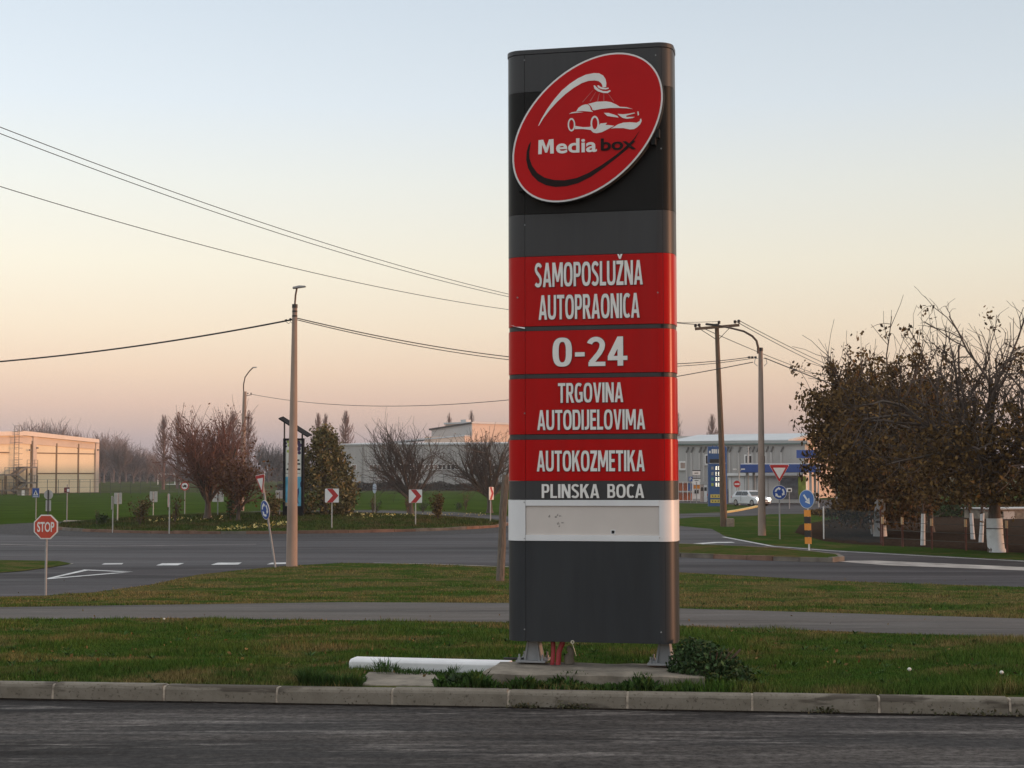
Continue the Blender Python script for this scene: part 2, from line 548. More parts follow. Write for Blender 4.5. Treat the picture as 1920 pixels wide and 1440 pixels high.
# ------------------------------------------------------------------ materials used around
asph = {}
def asphalt(name, c1, c2, stretch, rotz=0, spec=.3, rough=.8, grain=26., gc=.35, streak=0.):
    m, nt, b = start(name)
    v = coords(nt, 'World', stretch, rotz)
    vw = coords(nt, 'World')
    f = noise_fac(nt, v, 1.0, .43, .57, 8, .62)
    c = mixc(nt, f, c1, c2)
    f2 = noise_fac(nt, v, 3.1, .52, .70, 8, .7)
    c = mixc(nt, f2, c, tuple(x * 1.45 for x in c2))
    f4 = noise_fac(nt, v, .33, .46, .60, 4, .6)
    c = mixc(nt, f4, c, tuple(x * .62 for x in c1))
    f3 = noise_fac(nt, vw, grain, .36, .64, 6, .8)
    g = mixc(nt, f3, (1 - gc, 1 - gc, 1 - gc), (1 + gc, 1 + gc, 1 + gc))
    f5 = noise_fac(nt, v, 1.6, .53, .62, 9, .75)
    c = mixc(nt, f5, c, tuple(x * 2.1 * streak + x * (1 - streak) for x in c2))
    c = mixc(nt, 1.0, c, g, 'MULTIPLY')
    nt.links.new(c, b.inputs['Base Color'])
    r = nd(nt, 'ShaderNodeMapRange')
    r.inputs['To Min'].default_value, r.inputs['To Max'].default_value = rough - .12, rough + .1
    nt.links.new(f, r.inputs['Value'])
    nt.links.new(r.outputs[0], b.inputs['Roughness'])
    b.inputs['Specular IOR Level'].default_value = spec
    bump(nt, b, vw, 120., .35, .006)
    return m
m_lot = asphalt('lot_asphalt', (.033, .030, .029), (.070, .063, .059), (.25, 2.2, 1), R(7), .10, .9, 13., .6, .75)
m_path = asphalt('path_asphalt', (.070, .060, .055), (.092, .080, .073), (.25, 1.4, 1), 0, .2, .85, 14., .22, 0.)
m_road = asphalt('road_asphalt', (.045, .041, .045), (.059, .054, .058), (.05, .5, 1), 0, .15, .8, 8., .2, .15)
m_apron = mat('apron_gravel', (.060, .056, .056), .9, .45, 9., bumps=.8, bscale=30, coord='World', spec=.05)
m_verge = grass_mat('verge_grass', -.06, .9)
m_verge2 = grass_mat('verge_dry_grass', .06, .9)
m_far = grass_mat('far_grass', -.12, 1., green=(.026, .052, .008), yel=(.045, .062, .012))
m_field = mat('field_crop', (.034, .060, .007), 1., .22, .25, coord='World', bumps=.6, bscale=3., spec=.0)
m_meadow = mat('meadow', (.05, .058, .02), .85, .3, .12, coord='World', spec=0.)
m_island = grass_mat('island_grass', -.02, 1., green=(.040, .072, .013), yel=(.07, .088, .02), tan=(.11, .085, .035))
m_litter = mat('leaf_litter', (.036, .024, .017), 1., .5, 6., coord='World', bumps=1., bscale=14, spec=0.)
def kerb_mat():
    m, nt, bs = start('kerb_concrete')
    v = coords(nt, 'World', (1, 1, 1))
    c = mixc(nt, noise_fac(nt, v, 6., .3, .7, 6, .65), (.150, .130, .104), (.215, .190, .158))
    vs = coords(nt, 'World', (.55, .55, 3.2))
    c = mixc(nt, noise_fac(nt, vs, 1.9, .575, .62, 4, .5), c, (.085, .072, .059))
    c = mixc(nt, noise_fac(nt, v, 40., .58, .72, 3, .6), c, (.07, .058, .045))
    nt.links.new(c, bs.inputs['Base Color'])
    bs.inputs['Roughness'].default_value = .92; bs.inputs['Specular IOR Level'].default_value = .15
    bump(nt, bs, v, 70., .4, .006)
    return m
m_conc = kerb_mat()
m_conc2 = mat('old_concrete', (.215, .185, .150), .95, .3, 4., bumps=.8, bscale=30, dirt=.5, spec=.15)
m_kerbred = mat('kerb_brick_red', (.19, .115, .085), .85, .25, 2., bumps=.4, bscale=30, dirt=.3, spec=.1)
m_kerbgrey = mat('kerb_grey', (.16, .14, .12), .85, .25, 2., bumps=.4, bscale=30, spec=.1)
m_yellowkerb = mat('kerb_yellow', (.55, .42, .16), .8, .2, 2.)
m_paint = mat('road_paint', (.52, .52, .52), .8, .2, 3., dirt=.5, coord='World')
m_oldpaint = mat('road_paint_worn', (.30, .27, .25), .85, .35, 1.2, coord='World', dirt=.6)
m_white = mat('white_metal', (.70, .70, .71), .4, .05, 2.)
m_whitep = mat('white_paint', (.66, .65, .66), .6, .08, 2., dirt=.25)
m_galv = mat('galvanised_steel', (.27, .275, .285), .6, .12, 6., metal=.15)
m_signback = mat('sign_back_aluminium', (.42, .40, .385), .6, .12, 4.)
m_signwhite = mat('sign_white', (.72, .71, .70), .45, .06, 4.)
m_signred = mat('sign_red', (.42, .016, .018), .4, .08, 4.)
m_stopred = mat('stop_red', (.50, .055, .028), .4, .10, 4.)
m_signblue = mat('sign_blue', (.012, .06, .28), .4, .08, 4.)
m_keepblue = mat('keep_right_blue', (.05, .15, .42), .4, .08, 4.)
m_black = mat('sign_black', (.012, .012, .013), .5, .1, 4.)
m_orange = mat('marker_orange', (.72, .26, .03), .5, .08, 4.)
m_polec = mat('pole_concrete', (.30, .225, .185), .85, .14, 2.5, stretch=(1, 1, .35), bumps=.3, bscale=40, dirt=.25)
m_polew = mat('pole_wood', (.13, .085, .055), .9, .35, 5., stretch=(6, 6, .4), bumps=.7, bscale=20)
m_postw = mat('post_wood', (.135, .105, .085), .9, .4, 9., stretch=(7, 7, .5), bumps=1., bscale=30)
m_dark = mat('dark_steel', (.03, .028, .027), .5, .15, 4., metal=.3)
m_armr = mat('lamp_arm_steel', (.10, .065, .05), .5, .2, 6., metal=.4)
m_wire = mat('cable_black', (.016, .013, .013), .6, .1, 4.)
m_lamp = mat('lamp_housing', (.30, .30, .31), .4, .1, 4., metal=.4)

# ------------------------------------------------------------------ ground sheets
KL, KR = G(0, 1308, 0, lambda x, y: 0.), G(1920, 1345, 0, lambda x, y: 0.)
KD = (KR - KL).normalized()
KN = Vector((-KD.y, KD.x, 0))                              # pointing away from the camera
def kerb_y(x, back=0.):
    p = KL + KN * back
    return p.y + (x - p.x) * KD.y / KD.x
XB = 3000.
gpts = [(-XB, kerb_y(-XB, .07)), (XB, kerb_y(XB, .07)), (XB, 7000), (-XB, 7000)]
ground = sheet('ground', [(-400, kerb_y(-400, .08)), (400, kerb_y(400, .08)), (3000, 60), (3000, 7000), (-3000, 7000), (-3000, 60)], 0., m_verge, 'grassy ground of verges and meadows reaching to the horizon')
lot = sheet('asphalt_yard', [(-400, kerb_y(-400, .02)), (-400, -400), (400, -400), (400, kerb_y(400, .02))], 0, m_lot,
            'dark worn asphalt yard in the foreground before the kerb', zf=lambda x, y: 0., cuts=False)
PATH_F = [(-500, 1142), (0, 1137), (300, 1133), (640, 1129), (955, 1131), (1275, 1142), (1920, 1162.5), (2500, 1181)]
PATH_N = [(-500, 1163), (0, 1160), (300, 1158), (640, 1163), (955, 1168), (1275, 1175), (1920, 1199), (2500, 1221)]
pF, pN = GP(PATH_F), GP(PATH_N)
sheet('footpath', pN + pF[::-1], .006, m_path, 'narrow grey asphalt footpath crossing the grass behind the sign')
ROAD_N = [(-600, 1150), (-300, 1132), (0, 1117), (85, 1115), (200, 1106), (283, 1095), (367, 1077), (440, 1069), (540, 1060), (640, 1055), (760, 1056), (955, 1062),
          (1275, 1074), (1594, 1092), (1920, 1103), (2500, 1128)]
ROAD_F = [(-600, 990), (0, 985), (115, 983), (160, 976), (300, 966), (500, 957), (700, 956), (850, 960), (955, 968), (1100, 976), (1275, 987), (1335, 993),
          (1360, 1007), (1449, 1024), (1566, 1033), (1732, 1042.5), (1920, 1053), (2500, 1082)]
rN, rF = GP(ROAD_N), GP(ROAD_F)
sheet('road', rN + rF[::-1], .005, m_road, 'grey asphalt carriageway of the roundabout and its side roads')
# verge between path and road, drier grass
sheet('far_verge', pF + GP(ROAD_N)[::-1], .003, m_verge2, 'dry patchy grass strip between footpath and roundabout road')
# forecourt of the petrol station
sheet('forecourt', GP([(1150, 968), (1274, 964), (1368, 961.5), (1424, 953), (1392, 948), (1360, 946), (1268, 944), (1268, 938), (1650, 938), (1650, 963),
                       (1444, 965), (1274, 973), (1150, 976)]), .005, m_road, 'grey asphalt access road and forecourt of the petrol station')
# crop field and meadow behind
f0 = GP([(-500, 984), (0, 980), (115, 979), (300, 962), (500, 954), (700, 954), (850, 957), (955, 964), (1150, 968)])
sheet('field', f0 + [(G(1150, 960).x, 118), (G(1150, 930).x + 6, 262), (-160, 262), (-160, G(-500, 984).y)], .004, m_field, 'bright green crop field behind the roundabout island')
sheet('meadow', [(-700, 268), (500, 268), (1500, 2500), (-1500, 2500)], .004, m_meadow, 'pale olive meadow beyond the field fence')
sheet('driveway', GP([(112, 982), (120, 974), (190, 975), (215, 979), (200, 984), (118, 987)]), .010, mat('gravel_pale', (.26, .2, .17), .9, .2, 3., coord='World'), 'pale gravel patch at the left end of the roundabout island')
sheet('orchard_soil', GP([(1545, 1016), (1600, 1022), (1760, 1029), (1860, 1036), (2000, 1043), (2500, 1070), (2600, 985), (1900, 968), (1560, 975), (1500, 985), (1490, 1000)]),
      .004, m_litter, 'dark soil with fallen leaves under the orchard trees')
# gravel apron ring round the island
def ring_sheet(name, r0, r1, off, m, label, a0=0, a1=360):
    mb = MB(); n = 96
    for k in range(n):
        a, b = R(a0 + (a1 - a0) * k / n), R(a0 + (a1 - a0) * (k + 1) / n)
        c = [(ISL[0] + r * math.cos(t), ISL[1] + r * math.sin(t), 0) for t, r in ((a, r0), (a, r1), (b, r1), (b, r0))]
        mb.add([(x, y, zg(y) + off) for x, y, _ in c], [(0, 1, 2, 3)])
    return mb
tag(ring_sheet('a', ISL[2] - .1, ISL[2] + 4.2, .010, m_apron, '').build('gravel_apron', m_apron), 'dark gravel strip along the foot of the island kerb', None, None, 'structure')
# edge line left of the ring, dashes, arrows
marks = MB()
def mark(pts, off=.013):
    P = [G(*q) for q in pts]
    MBm = MB().add([(p.x, p.y, zg(p.y) + off) for p in P], [tuple(range(len(P)))])
    return MBm
def marking(pts, label, m=None, name='road_marking', group=None):
    o = mark(pts).build(name, m or m_paint)
    return tag(o, label, 'road marking', group, None)
marking([(190, 1057.5), (196, 1055.3), (231, 1055), (228, 1057.3)], 'white dash on the road, leftmost of the row behind the stop sign', group='white give-way dashes')
marking([(292, 1059.5), (304, 1055.5), (345, 1055.3), (333, 1059.3)], 'white dash on the road, second of the row, above the triangle tip', group='white give-way dashes')
marking([(395, 1058.6), (408, 1054.6), (453, 1054.4), (446, 1058.2)], 'white dash on the road, third of the row', group='white give-way dashes')
marking([(500, 1058), (509, 1054.8), (541, 1054.3), (540, 1056.9)], 'white dash on the road beside the leaning sign post', group='white give-way dashes')
marking([(100, 1056.5), (110, 1055), (139, 1055), (132, 1057)], 'worn white dash beside the small left grass island', m_oldpaint, group='white give-way dashes')
def strip(px, w=.14, off=.013):
    P = [G(*q) for q in px]
    mb = MB(); n = len(P)
    for i in range(n - 1):
        d = (P[i + 1] - P[i]); d.z = 0; d.normalize(); s = Vector((-d.y, d.x, 0)) * w / 2
        mb.add([tuple(Vector((q.x, q.y, zg(q.y) + off)) + e) for q, e in ((P[i], -s), (P[i + 1], -s), (P[i + 1], s), (P[i], s))], [(0, 1, 2, 3)])
    return mb
tri = MB()
for pl in ([(82, 1084.6), (92, 1084.2), (165, 1068.5), (158, 1067)], [(158, 1067), (165, 1068.6), (224, 1071.3), (250, 1071)], [(88, 1085), (100, 1082.5), (213, 1073.3), (246, 1072)]):
    tri.add(mark(pl).v, [(0, 1, 2, 3)])
tag(tri.build('road_marking', m_paint), 'large white outlined give-way triangle painted on the left side road', 'road marking')
tag(strip([(0, 1019), (70, 1021), (200, 1023), (400, 1021), (480, 1020)], .16).build('road_marking', m_oldpaint), 'faint worn white edge line in front of the gravel apron', 'road marking')
tag(strip([(700, 1055.5), (800, 1057.5), (955, 1063.5)], .14, .012).build('road_marking', m_oldpaint), 'white edge line along the grass left of the tall sign', 'road marking')
tag(strip([(1356, 1008), (1449, 1026), (1566, 1035), (1732, 1044.5), (1920, 1055), (2300, 1074)], .16).build('road_marking', m_paint), 'white edge line of the right road along the orchard verge', 'road marking')
tag(mark([(1262, 1022.2), (1300, 1020.2), (1340, 1017.6), (1372, 1017.4), (1378, 1019), (1345, 1019.4), (1310, 1022), (1262, 1024)]).build('road_marking', m_paint), 'white hatched line beside the right splitter island', 'road marking')
tag(mark([(1345, 1029), (1352, 1026.8), (1420, 1026.6), (1490, 1034.5), (1478, 1036), (1415, 1029.4)]).build('road_marking', m_paint), 'white angled line behind the right splitter island', 'road marking')
tag(mark([(1562, 1054), (1640, 1053), (1780, 1059.5), (1920, 1066), (2300, 1086), (2300, 1094), (1920, 1072.5), (1760, 1066), (1660, 1062)]).build('road_marking', m_oldpaint), 'worn pale painted median strip on the right road', 'road marking')

# ------------------------------------------------------------------ kerbs
kerb = empty('kerb', KL, 'long pale concrete kerb between asphalt yard and grass verge', None, None, 0, 'structure')
prof = [(0, -.06), (.012, .105), (.022, .126), (.04, .138), (.15, .138), (.15, -.06)]
rngk = random.Random(3)
jx = [152, 352, 555, 762, 970, 1183, 1406, 1632, 1865]
def along(px, py=1295):
    q = G(px, py + (px - 970) * .017, 0, lambda x, y: .05)
    return (q - KL).dot(KD)
joints = [along(x) for x in jx]
step = 1.0
joints = [joints[0] - k * step for k in range(10, 0, -1)] + joints + [joints[-1] + k * step for k in range(1, 11)]
for a, b in zip(joints[:-1], joints[1:]):
    mb = MB(); n = len(prof); g = rngk.uniform(.006, .011)
    dz, dy = rngk.uniform(-.004, .004), rngk.uniform(-.004, .004)
    vs = []
    for t in (a + g, a + g + .006, b - g - .006, b - g):
        s = .006 if t in (a + g, b - g) else 0
        for (y, z) in prof:
            yy = y + (s if y < .1 else -s) + dy
            p = KD * t + KN * yy
            vs.append((p.x, p.y, z - (s if z > 0 else 0) + dz))
    fs = []
    for i in range(3):
        for k in range(n):
            fs.append((i * n + k, i * n + (k + 1) % n, (i + 1) * n + (k + 1) % n, (i + 1) * n + k))
    fs += [tuple(range(n)), tuple(reversed(range(3 * n, 4 * n)))]
    mb.add(vs, fs).build('kerb_stone', m_conc, kerb)
mj = mat('kerb_mortar', (.30, .25, .20), .9, .45, 14.)
for t in joints:
    mb = MB()
    pr = [(.003, -.05), (.0145, .10), (.024, .122), (.041, .1335), (.14, .1335), (.14, -.05)]
    a0 = [KD * (t - .010) + KN * y + Vector((0, 0, z)) for y, z in pr]
    a1 = [KD * (t + .010) + KN * y + Vector((0, 0, z)) for y, z in pr]
    n = len(pr)
    mb.add(a0 + a1, [tuple(range(n)), tuple(reversed(range(n, 2 * n)))] + [(i, i + n, (i + 1) % n + n, (i + 1) % n) for i in range(n)])
    mb.build('mortar_joint', mj, kerb)

def mound(name, zfun, outline, m, label, n=14):
    """raised grassy island: rings shrinking to the centroid"""
    c = Vector((sum(p[0] for p in outline) / len(outline), sum(p[1] for p in outline) / len(outline), 0))
    mb = MB(); k = len(outline)
    for i in range(n + 1):
        s = 1 - i / n
        for p in outline:
            x, y = c.x + (p[0] - c.x) * s, c.y + (p[1] - c.y) * s
            mb.v.append((x, y, zfun(x, y, s)))
    for i in range(n):
        for j in range(k):
            j2 = (j + 1) % k
            mb.f.append((i * k + j, i * k + j2, (i + 1) * k + j2, (i + 1) * k + j))
    o = mb.build(name, m, smooth=True)
    return tag(o, label, None, None, 'structure')
def stones(parent_label, outline, z0, h, w, m, seg, closed=True, name='island_kerb', m2=None):
    e = empty(name, (outline[0][0], outline[0][1], 0), parent_label, None, None, 0, 'structure')
    pts = [Vector((p[0], p[1], 0)) for p in outline]
    if closed: pts.append(pts[0])
    c = sum(pts, Vector()) / len(pts)
    rg = random.Random(7)
    acc = 0
    for p, q in zip(pts[:-1], pts[1:]):
        L = (q - p).length; k = max(1, round(L / seg)); d = (q - p) / k
        nn = Vector((-d.y, d.x, 0)).normalized()
        if (c - p).dot(nn) < 0: nn = -nn
        for i in range(k):
            a = p + d * i + d.normalized() * .012; b = p + d * (i + 1) - d.normalized() * .012
            mb = MB(); zz = z0((a.x + b.x) / 2, (a.y + b.y) / 2); hh = h + rg.uniform(-.015, .015); j = nn * rg.uniform(-.015, .015)
            mb.add([a + j, b + j, b + nn * w, a + nn * w], [])
            vs = [(v[0], v[1], zz - .05) for v in mb.v] + [(v[0], v[1], zz + hh) for v in mb.v]
            mb = MB().add(vs, [(0, 3, 2, 1), (4, 5, 6, 7), (0, 1, 5, 4), (1, 2, 6, 5), (2, 3, 7, 6), (3, 0, 4, 7)])
            mb.build('kerb_stone', m if not m2 or rg.random() < .7 else m2, e, e.location)
    return e
oc = [(ISL[0] + ISL[2] * math.cos(2 * math.pi * k / 64), ISL[1] + ISL[2] * math.sin(2 * math.pi * k / 64)) for k in range(64)]
mound('island', lambda x, y, s: -.58 + .5 * (1 - s * s), [(ISL[0] + (p[0] - ISL[0]) * .99, ISL[1] + (p[1] - ISL[1]) * .99) for p in oc], m_island,
      'raised round grassy island in the middle of the roundabout', 16)
stones('low reddish stone kerb ringing the roundabout island', oc, lambda x, y: -.7, .14, .16, m_kerbred, 1.2, True, 'island_kerb', m_kerbgrey)
spl = GP([(1040, 1040), (1150, 1043), (1275, 1046), (1400, 1051), (1498, 1054.5), (1560, 1056), (1583, 1054), (1574, 1048.5), (1530, 1043), (1470, 1037), (1400, 1032), (1275, 1027), (1130, 1025), (1050, 1028)])
mound('splitter_island', lambda x, y, s: -.57 + .12 * (1 - s * s), spl, m_island, 'long low grass splitter island right of the tall sign', 6)
stones('low kerb of the splitter island by the right road', spl, lambda x, y: -.7, .15, .14, m_kerbgrey, 1.0, True, 'splitter_kerb', m_kerbred)
spl2 = GP([(-200, 1085), (-60, 1077), (40, 1070), (100, 1062), (134, 1056), (110, 1051), (0, 1049), (-200, 1046)])
mound('small_island', lambda x, y, s: zg(y) + .02 + .06 * (1 - s * s), spl2, m_verge2, 'small flat grass island at the left picture edge', 4)
ek = [G(1360, 963), G(1385, 959), G(1405, 955), G(1420, 951.5)]
yk = empty('yellow_kerb', ek[0], 'yellow painted kerb curving beside the petrol station drive', None, None, 0, 'structure')
for p, q in zip(ek[:-1], ek[1:]):
    k = max(1, round((q - p).length / 2))
    for i in range(k):
        a, b = p.lerp(q, i / k), p.lerp(q, (i + .98) / k)
        MB().bar(a + Vector((0, 0, .06)), b + Vector((0, 0, .06)), .3, .16).build('kerb_stone', m_yellowkerb, yk, yk.location)

# grit and dead leaves gathered along the kerb foot
rgg = random.Random(14)
mb = MB(); t = -10.; L_ = []
while t < 20:
    w_ = .05 + .06 * abs(mnoise.noise(Vector((t * 1.3, 0, 0)))) + .035 * abs(mnoise.noise(Vector((t * 7., 2, 0))))
    L_.append((KL + KD * t - KN * w_, KL + KD * t + KN * .03)); t += .06
for (p0, p1), (q0, q1) in zip(L_[:-1], L_[1:]):
    mb.add([(p0.x, p0.y, .004), (q0.x, q0.y, .004), (q1.x, q1.y, .006), (p1.x, p1.y, .006)], [(0, 1, 2, 3)])
tag(mb.build('gutter_grit', mat('grit_dark', (.022, .018, .015), 1., .5, 20., coord='World', spec=0.)), 'dark grit gathered along the foot of the kerb', 'grit', None, 'stuff')
# ------------------------------------------------------------------ the tall sign (pylon)
m_grey = mat('panel_grey', (.042, .042, .044), .42, .08, 1.2, spec=.3, stretch=(9, 9, .5), dirt=.12)
m_greyl = mat('panel_grey_low', (.030, .033, .037), .45, .14, 1.0, spec=.25, dirt=.22, stretch=(6, 6, .7))
m_blk = mat('panel_black', (.009, .0085, .008), .4, .08, 2.5, spec=.15)
m_red = mat('panel_red', (.43, .002, .003), .28, .05, 1.2, spec=.14, stretch=(9, 9, .5), dirt=.10)
m_core = mat('sign_core_dark', (.008, .008, .008), .8, .1, 3.)
m_let = mat('lettering_white', (.78, .76, .73), .5, .05, 5.)
m_letedge = mat('lettering_edge', (.05, .012, .012), .6, .05, 5.)
m_disp = mat('display_beige', (.62, .56, .52), .45, .06, 1.2, dirt=.12)
m_logo = mat('logo_red', (.49, .006, .008), .35, .05, 2.0, spec=.12)
m_logodark = mat('logo_dark', (.018, .010, .010), .5, .1, 4., spec=.1)
m_pink = mat('logo_spray_pink', (.50, .12, .11), .5, .1, 4.)
m_pipe = mat('conduit_red', (.36, .035, .045), .45, .12, 8., stretch=(1, 1, 6))

YAW = R(12)
fc = at(1111, 720, 14.28)
dd = Vector((math.cos(YAW), -math.sin(YAW), 0))
PL = Plane(fc - dd * .8, fc + dd * .8)
PADZ = .255
PM = PL.M(); PM[2][3] = PADZ
pyl = empty('pylon_sign', None, 'tall grey and red car wash advertising pylon with an oval emblem on top', 'sign', M=PM)
T, RAD = .46, .15
U = lambda px, py=720: PL.px(px, py)[0]
def Zp(py, px=1111): return PL.px(px, py)[1] - PADZ
PLE = Plane(fc - dd * .8 + PL.n * .115, fc + dd * .8 + PL.n * .115)   # the emblem's own front plane
uL, uR = U(953.5) - .026, U(1268.5) - .020
sL, sR = U(985), U(1235)
def corner(side, x_seam, x_edge, inset=0.):
    """outline (x,y) of a curved corner cover, from front seam round to the rear seam"""
    n = 7
    s = -1 if side == 'l' else 1
    ex = x_edge - s * inset
    pts = [(x_seam, inset)]
    for k in range(n + 1):
        a = math.pi / 2 * k / n
        pts.append((ex - s * RAD + s * RAD * math.sin(a), inset + RAD - RAD * math.cos(a)))
    for k in range(n + 1):
        a = math.pi / 2 * k / n
        pts.append((ex - s * RAD + s * RAD * math.cos(a), T - inset - RAD + RAD * math.sin(a)))
    pts.append((x_seam, T - inset))
    return pts
def band(y0, y1, m, name, inset=0., pieces=True, gap=.0015):
    z1, z0 = Zp(y0) - gap, Zp(y1) + gap
    if pieces:
        f = MB().box((sL + .002, inset, z0), (sR - .002, inset + .02, z1)).build(name, m, pyl, bevel=.002)
        MB().box((sL + .002, T - inset - .02, z0), (sR - .002, T - inset, z1)).build('rear_panel', m, pyl)
        for sd, xs, xe in (('l', sL - .001, uL), ('r', sR + .001, uR)):
            MB().prismz(corner(sd, xs, xe, inset + .001), z0, z1).build('corner_cover', m, pyl, smooth=True)
        return f
core = MB().box((sL - .05, .012, Zp(1200)), (sR + .05, T - .012, Zp(92))).build('core', m_core, pyl)
# cap with an overhanging lip
capo = corner('l', (sL + sR) / 2, uL, -.004)
capr = corner('r', (sL + sR) / 2, uR, -.004)
MB().prismz(capo[::1] + capr[::-1], Zp(95), Zp(87)).build('top_cap', m_grey, pyl, smooth=True)
band(95.6, 167, m_grey, 'grey_panel')
band(167, 398, m_blk, 'black_panel')
band(398, 478, m_grey, 'grey_panel')
band(478, 610, m_red, 'red_panel')
band(610, 618.5, m_grey, 'grey_strip', .006)
band(618.5, 700, m_red, 'red_panel')
band(700, 708.5, m_grey, 'grey_strip', .006)
band(708.5, 814, m_red, 'red_panel')
band(814, 824, m_grey, 'grey_strip', .006)
band(824, 902, m_red, 'red_panel')
band(902, 937.5, m_grey, 'grey_panel')
band(1015.5, 1205.5, m_greyl, 'grey_panel')
# white box with the recessed blank display
z1, z0 = Zp(937.5), Zp(1015.5)
for sd, xs, xe in (('l', sL - .0, uL), ('r', sR + .0, uR)):
    MB().prismz(corner(sd, xs, xe, -.004), z0 + .002, z1 - .002).build('corner_cover', m_white, pyl, smooth=True)
zt, zb = Zp(949), Zp(1004)
MB().box((sL + .003, -.006, zt), (sR - .003, .03, z1 - .002)).build('display_rail', m_white, pyl, bevel=.002)
MB().box((sL + .003, -.006, z0 + .002), (sR - .003, .03, zb)).build('display_rail', m_white, pyl, bevel=.002)
MB().box((sL + .003, T - .02, z0 + .002), (sR - .003, T, z1 - .002)).build('rear_panel', m_white, pyl)
disp = MB().box((sL + .004, .008, zb + .001), (sR - .004, .02, zt - .001)).build('display_panel', m_disp, pyl)
disp['label'] = 'blank beige display panel with smudges'
uh, zh = PL.px(1149, 998)
zh -= PADZ
MB().box((uh - .021, .0055, zh - .021), (uh + .021, .0085, zh + .021)).build('patch', m_white, disp)
MB().box((uh - .014, .004, zh - .014), (uh + .014, .0056, zh + .014)).build('hole', m_core, disp)
# faint smudges wiped on the display
rg = random.Random(5)
m_smudge = mat('smudge', (.30, .27, .25), .6, .2, 30.)
for k in range(7):
    a, z = PL.px(1028 + rg.uniform(0, 26), 965 + rg.uniform(0, 26)); z -= PADZ
    MB().prism([(a, z), (a + rg.uniform(.01, .03), z + .004), (a + .012, z + rg.uniform(.012, .03)), (a - .004, z + .012)], .0072, .0082).build('smudge', m_smudge, disp)
# screws
for px, py in ((985, 113), (1231, 104), (1241, 279), (985, 422), (971, 558), (1234, 549), (984, 775), (983, 1180), (1239, 1186), (983, 942), (1235, 941), (983, 1010), (1236, 1009)):
    a, z = PL.px(px, py)
    MB().tube([(a, -.004, z - PADZ), (a, .004, z - PADZ)], .007, 8).build('screw', m_galv, pyl)
# peeled film on the lower left corner of the first red panel
a, z = PL.px(957, 612); b, zz = PL.px(985, 616)
MB().add([(a, .03, z - PADZ + .012), (b, -.006, zz - PADZ + .008), (b, -.014, zz - PADZ - .004), ((a + b) / 2, -.012, (z + zz) / 2 - PADZ + .0)], [(0, 1, 2, 3)]).build('peeled_film', m_signwhite, pyl)
# lettering
def words(s, x0, x1, yt, yb, bold, h_extra=0., name='lettering', mt=None):
    a, b = U(x0, (yt + yb) / 2), U(x1, (yt + yb) / 2)
    zt, zb = Zp(yt, (x0 + x1) / 2), Zp(yb, (x0 + x1) / 2)
    for dep, wx, m, y, nm in ((.010, .0, mt or m_let, -.001, name), (.004, .006, m_letedge, 0., 'lettering_outline')):  # white letters over a slightly wider dark outline
        mb = caps_mb(s, b - a, zt - zb, dep, wx * .6)
        for i, v in enumerate(mb.v):
            mb.v[i] = (v[0] + (a + b) / 2, v[1] + y, v[2] + zb)
        mb.build(nm, m, pyl)
words('SAMOPOSLUŽNA', 1004, 1206, 491, 536.5, .022)
words('AUTOPRAONICA', 1011, 1200, 552, 598, .022)
words('0-24', 1037, 1177, 632.5, 687, .040)
words('TRGOVINA', 1047, 1169, 718, 755, .020)
words('AUTODIJELOVIMA', 1008, 1210, 768.5, 806, .020)
words('AUTOKOZMETIKA', 1007, 1209, 845, 884, .020)
words('PLINSKA', 1016, 1124, 908, 934, .036)
words('BOCA', 1139, 1208, 908, 934, .036)
# oval emblem box
def zoom1(p):                                               # enlarged-photo coordinates to the emblem plane
    return PLE.px(930 + p[0] / 4, 60 + p[1] / 4)
EY = -.11
logo = None
cxy = (1103, 239)
def ell(px_a, px_b, n=72, sc=1.0):
    pts = []
    for k in range(n):
        t = 2 * math.pi * k / n
        ca, sa = math.cos(R(44.5)), math.sin(R(44.5))
        x = px_a * sc * math.cos(t); y = px_b * sc * math.sin(t)
        X = cxy[0] + x * ca - y * sa; Y = cxy[1] - (x * sa + y * ca)
        u, z = PLE.px(X, Y)
        pts.append((u, z - PADZ))
    return pts
A_, B_ = 169, 108.6
logo = MB().prism(ell(A_, B_), EY, EY + .085).build('oval_emblem', m_core, pyl, smooth=True)
logo['label'] = 'red oval emblem box with white rim, car and shower'
MB().prism(ell(A_ * .992, B_ * .988), EY - .003, EY - .0005).build('white_rim', m_signwhite, logo)
MB().prism(ell(A_ * .972, B_ * .958), EY - .006, EY - .0032).build('red_face', m_logo, logo)
for px, py in ((980, 355), (1235, 255), (1228, 268)):
    a, z = PL.px(px, py)
    MB().box((a - .02, EY + .03, z - PADZ - .03), (a + .02, .0, z - PADZ + .05)).build('bracket', m_core, logo)
def trace(pts, m, name, y):
    MB().prism([(u, z - PADZ) for u, z in (zoom1(p) for p in pts)], y - .003, y).build(name, m, logo)
YF = EY - .0062
trace([(322, 705), (345, 655), (390, 580), (440, 510), (500, 440), (560, 390), (620, 350), (680, 322), (740, 310), (780, 312), (810, 328), (828, 355), (834, 385), (832, 415),
       (806, 418), (803, 400), (795, 385), (775, 370), (745, 365), (700, 368), (650, 385), (590, 420), (530, 465), (470, 520), (410, 585), (360, 650), (330, 700)], m_let, 'hose_mark', YF)
trace([(738, 404), (745, 428), (770, 447), (810, 459), (845, 460), (866, 446), (862, 437), (840, 446), (810, 445), (780, 432), (757, 412), (748, 402)], m_let, 'shower_mark', YF)
trace([(765, 404), (775, 421), (800, 431), (830, 433), (851, 428), (850, 419), (830, 423), (805, 419), (785, 410), (778, 402)], m_let, 'shower_mark', YF)
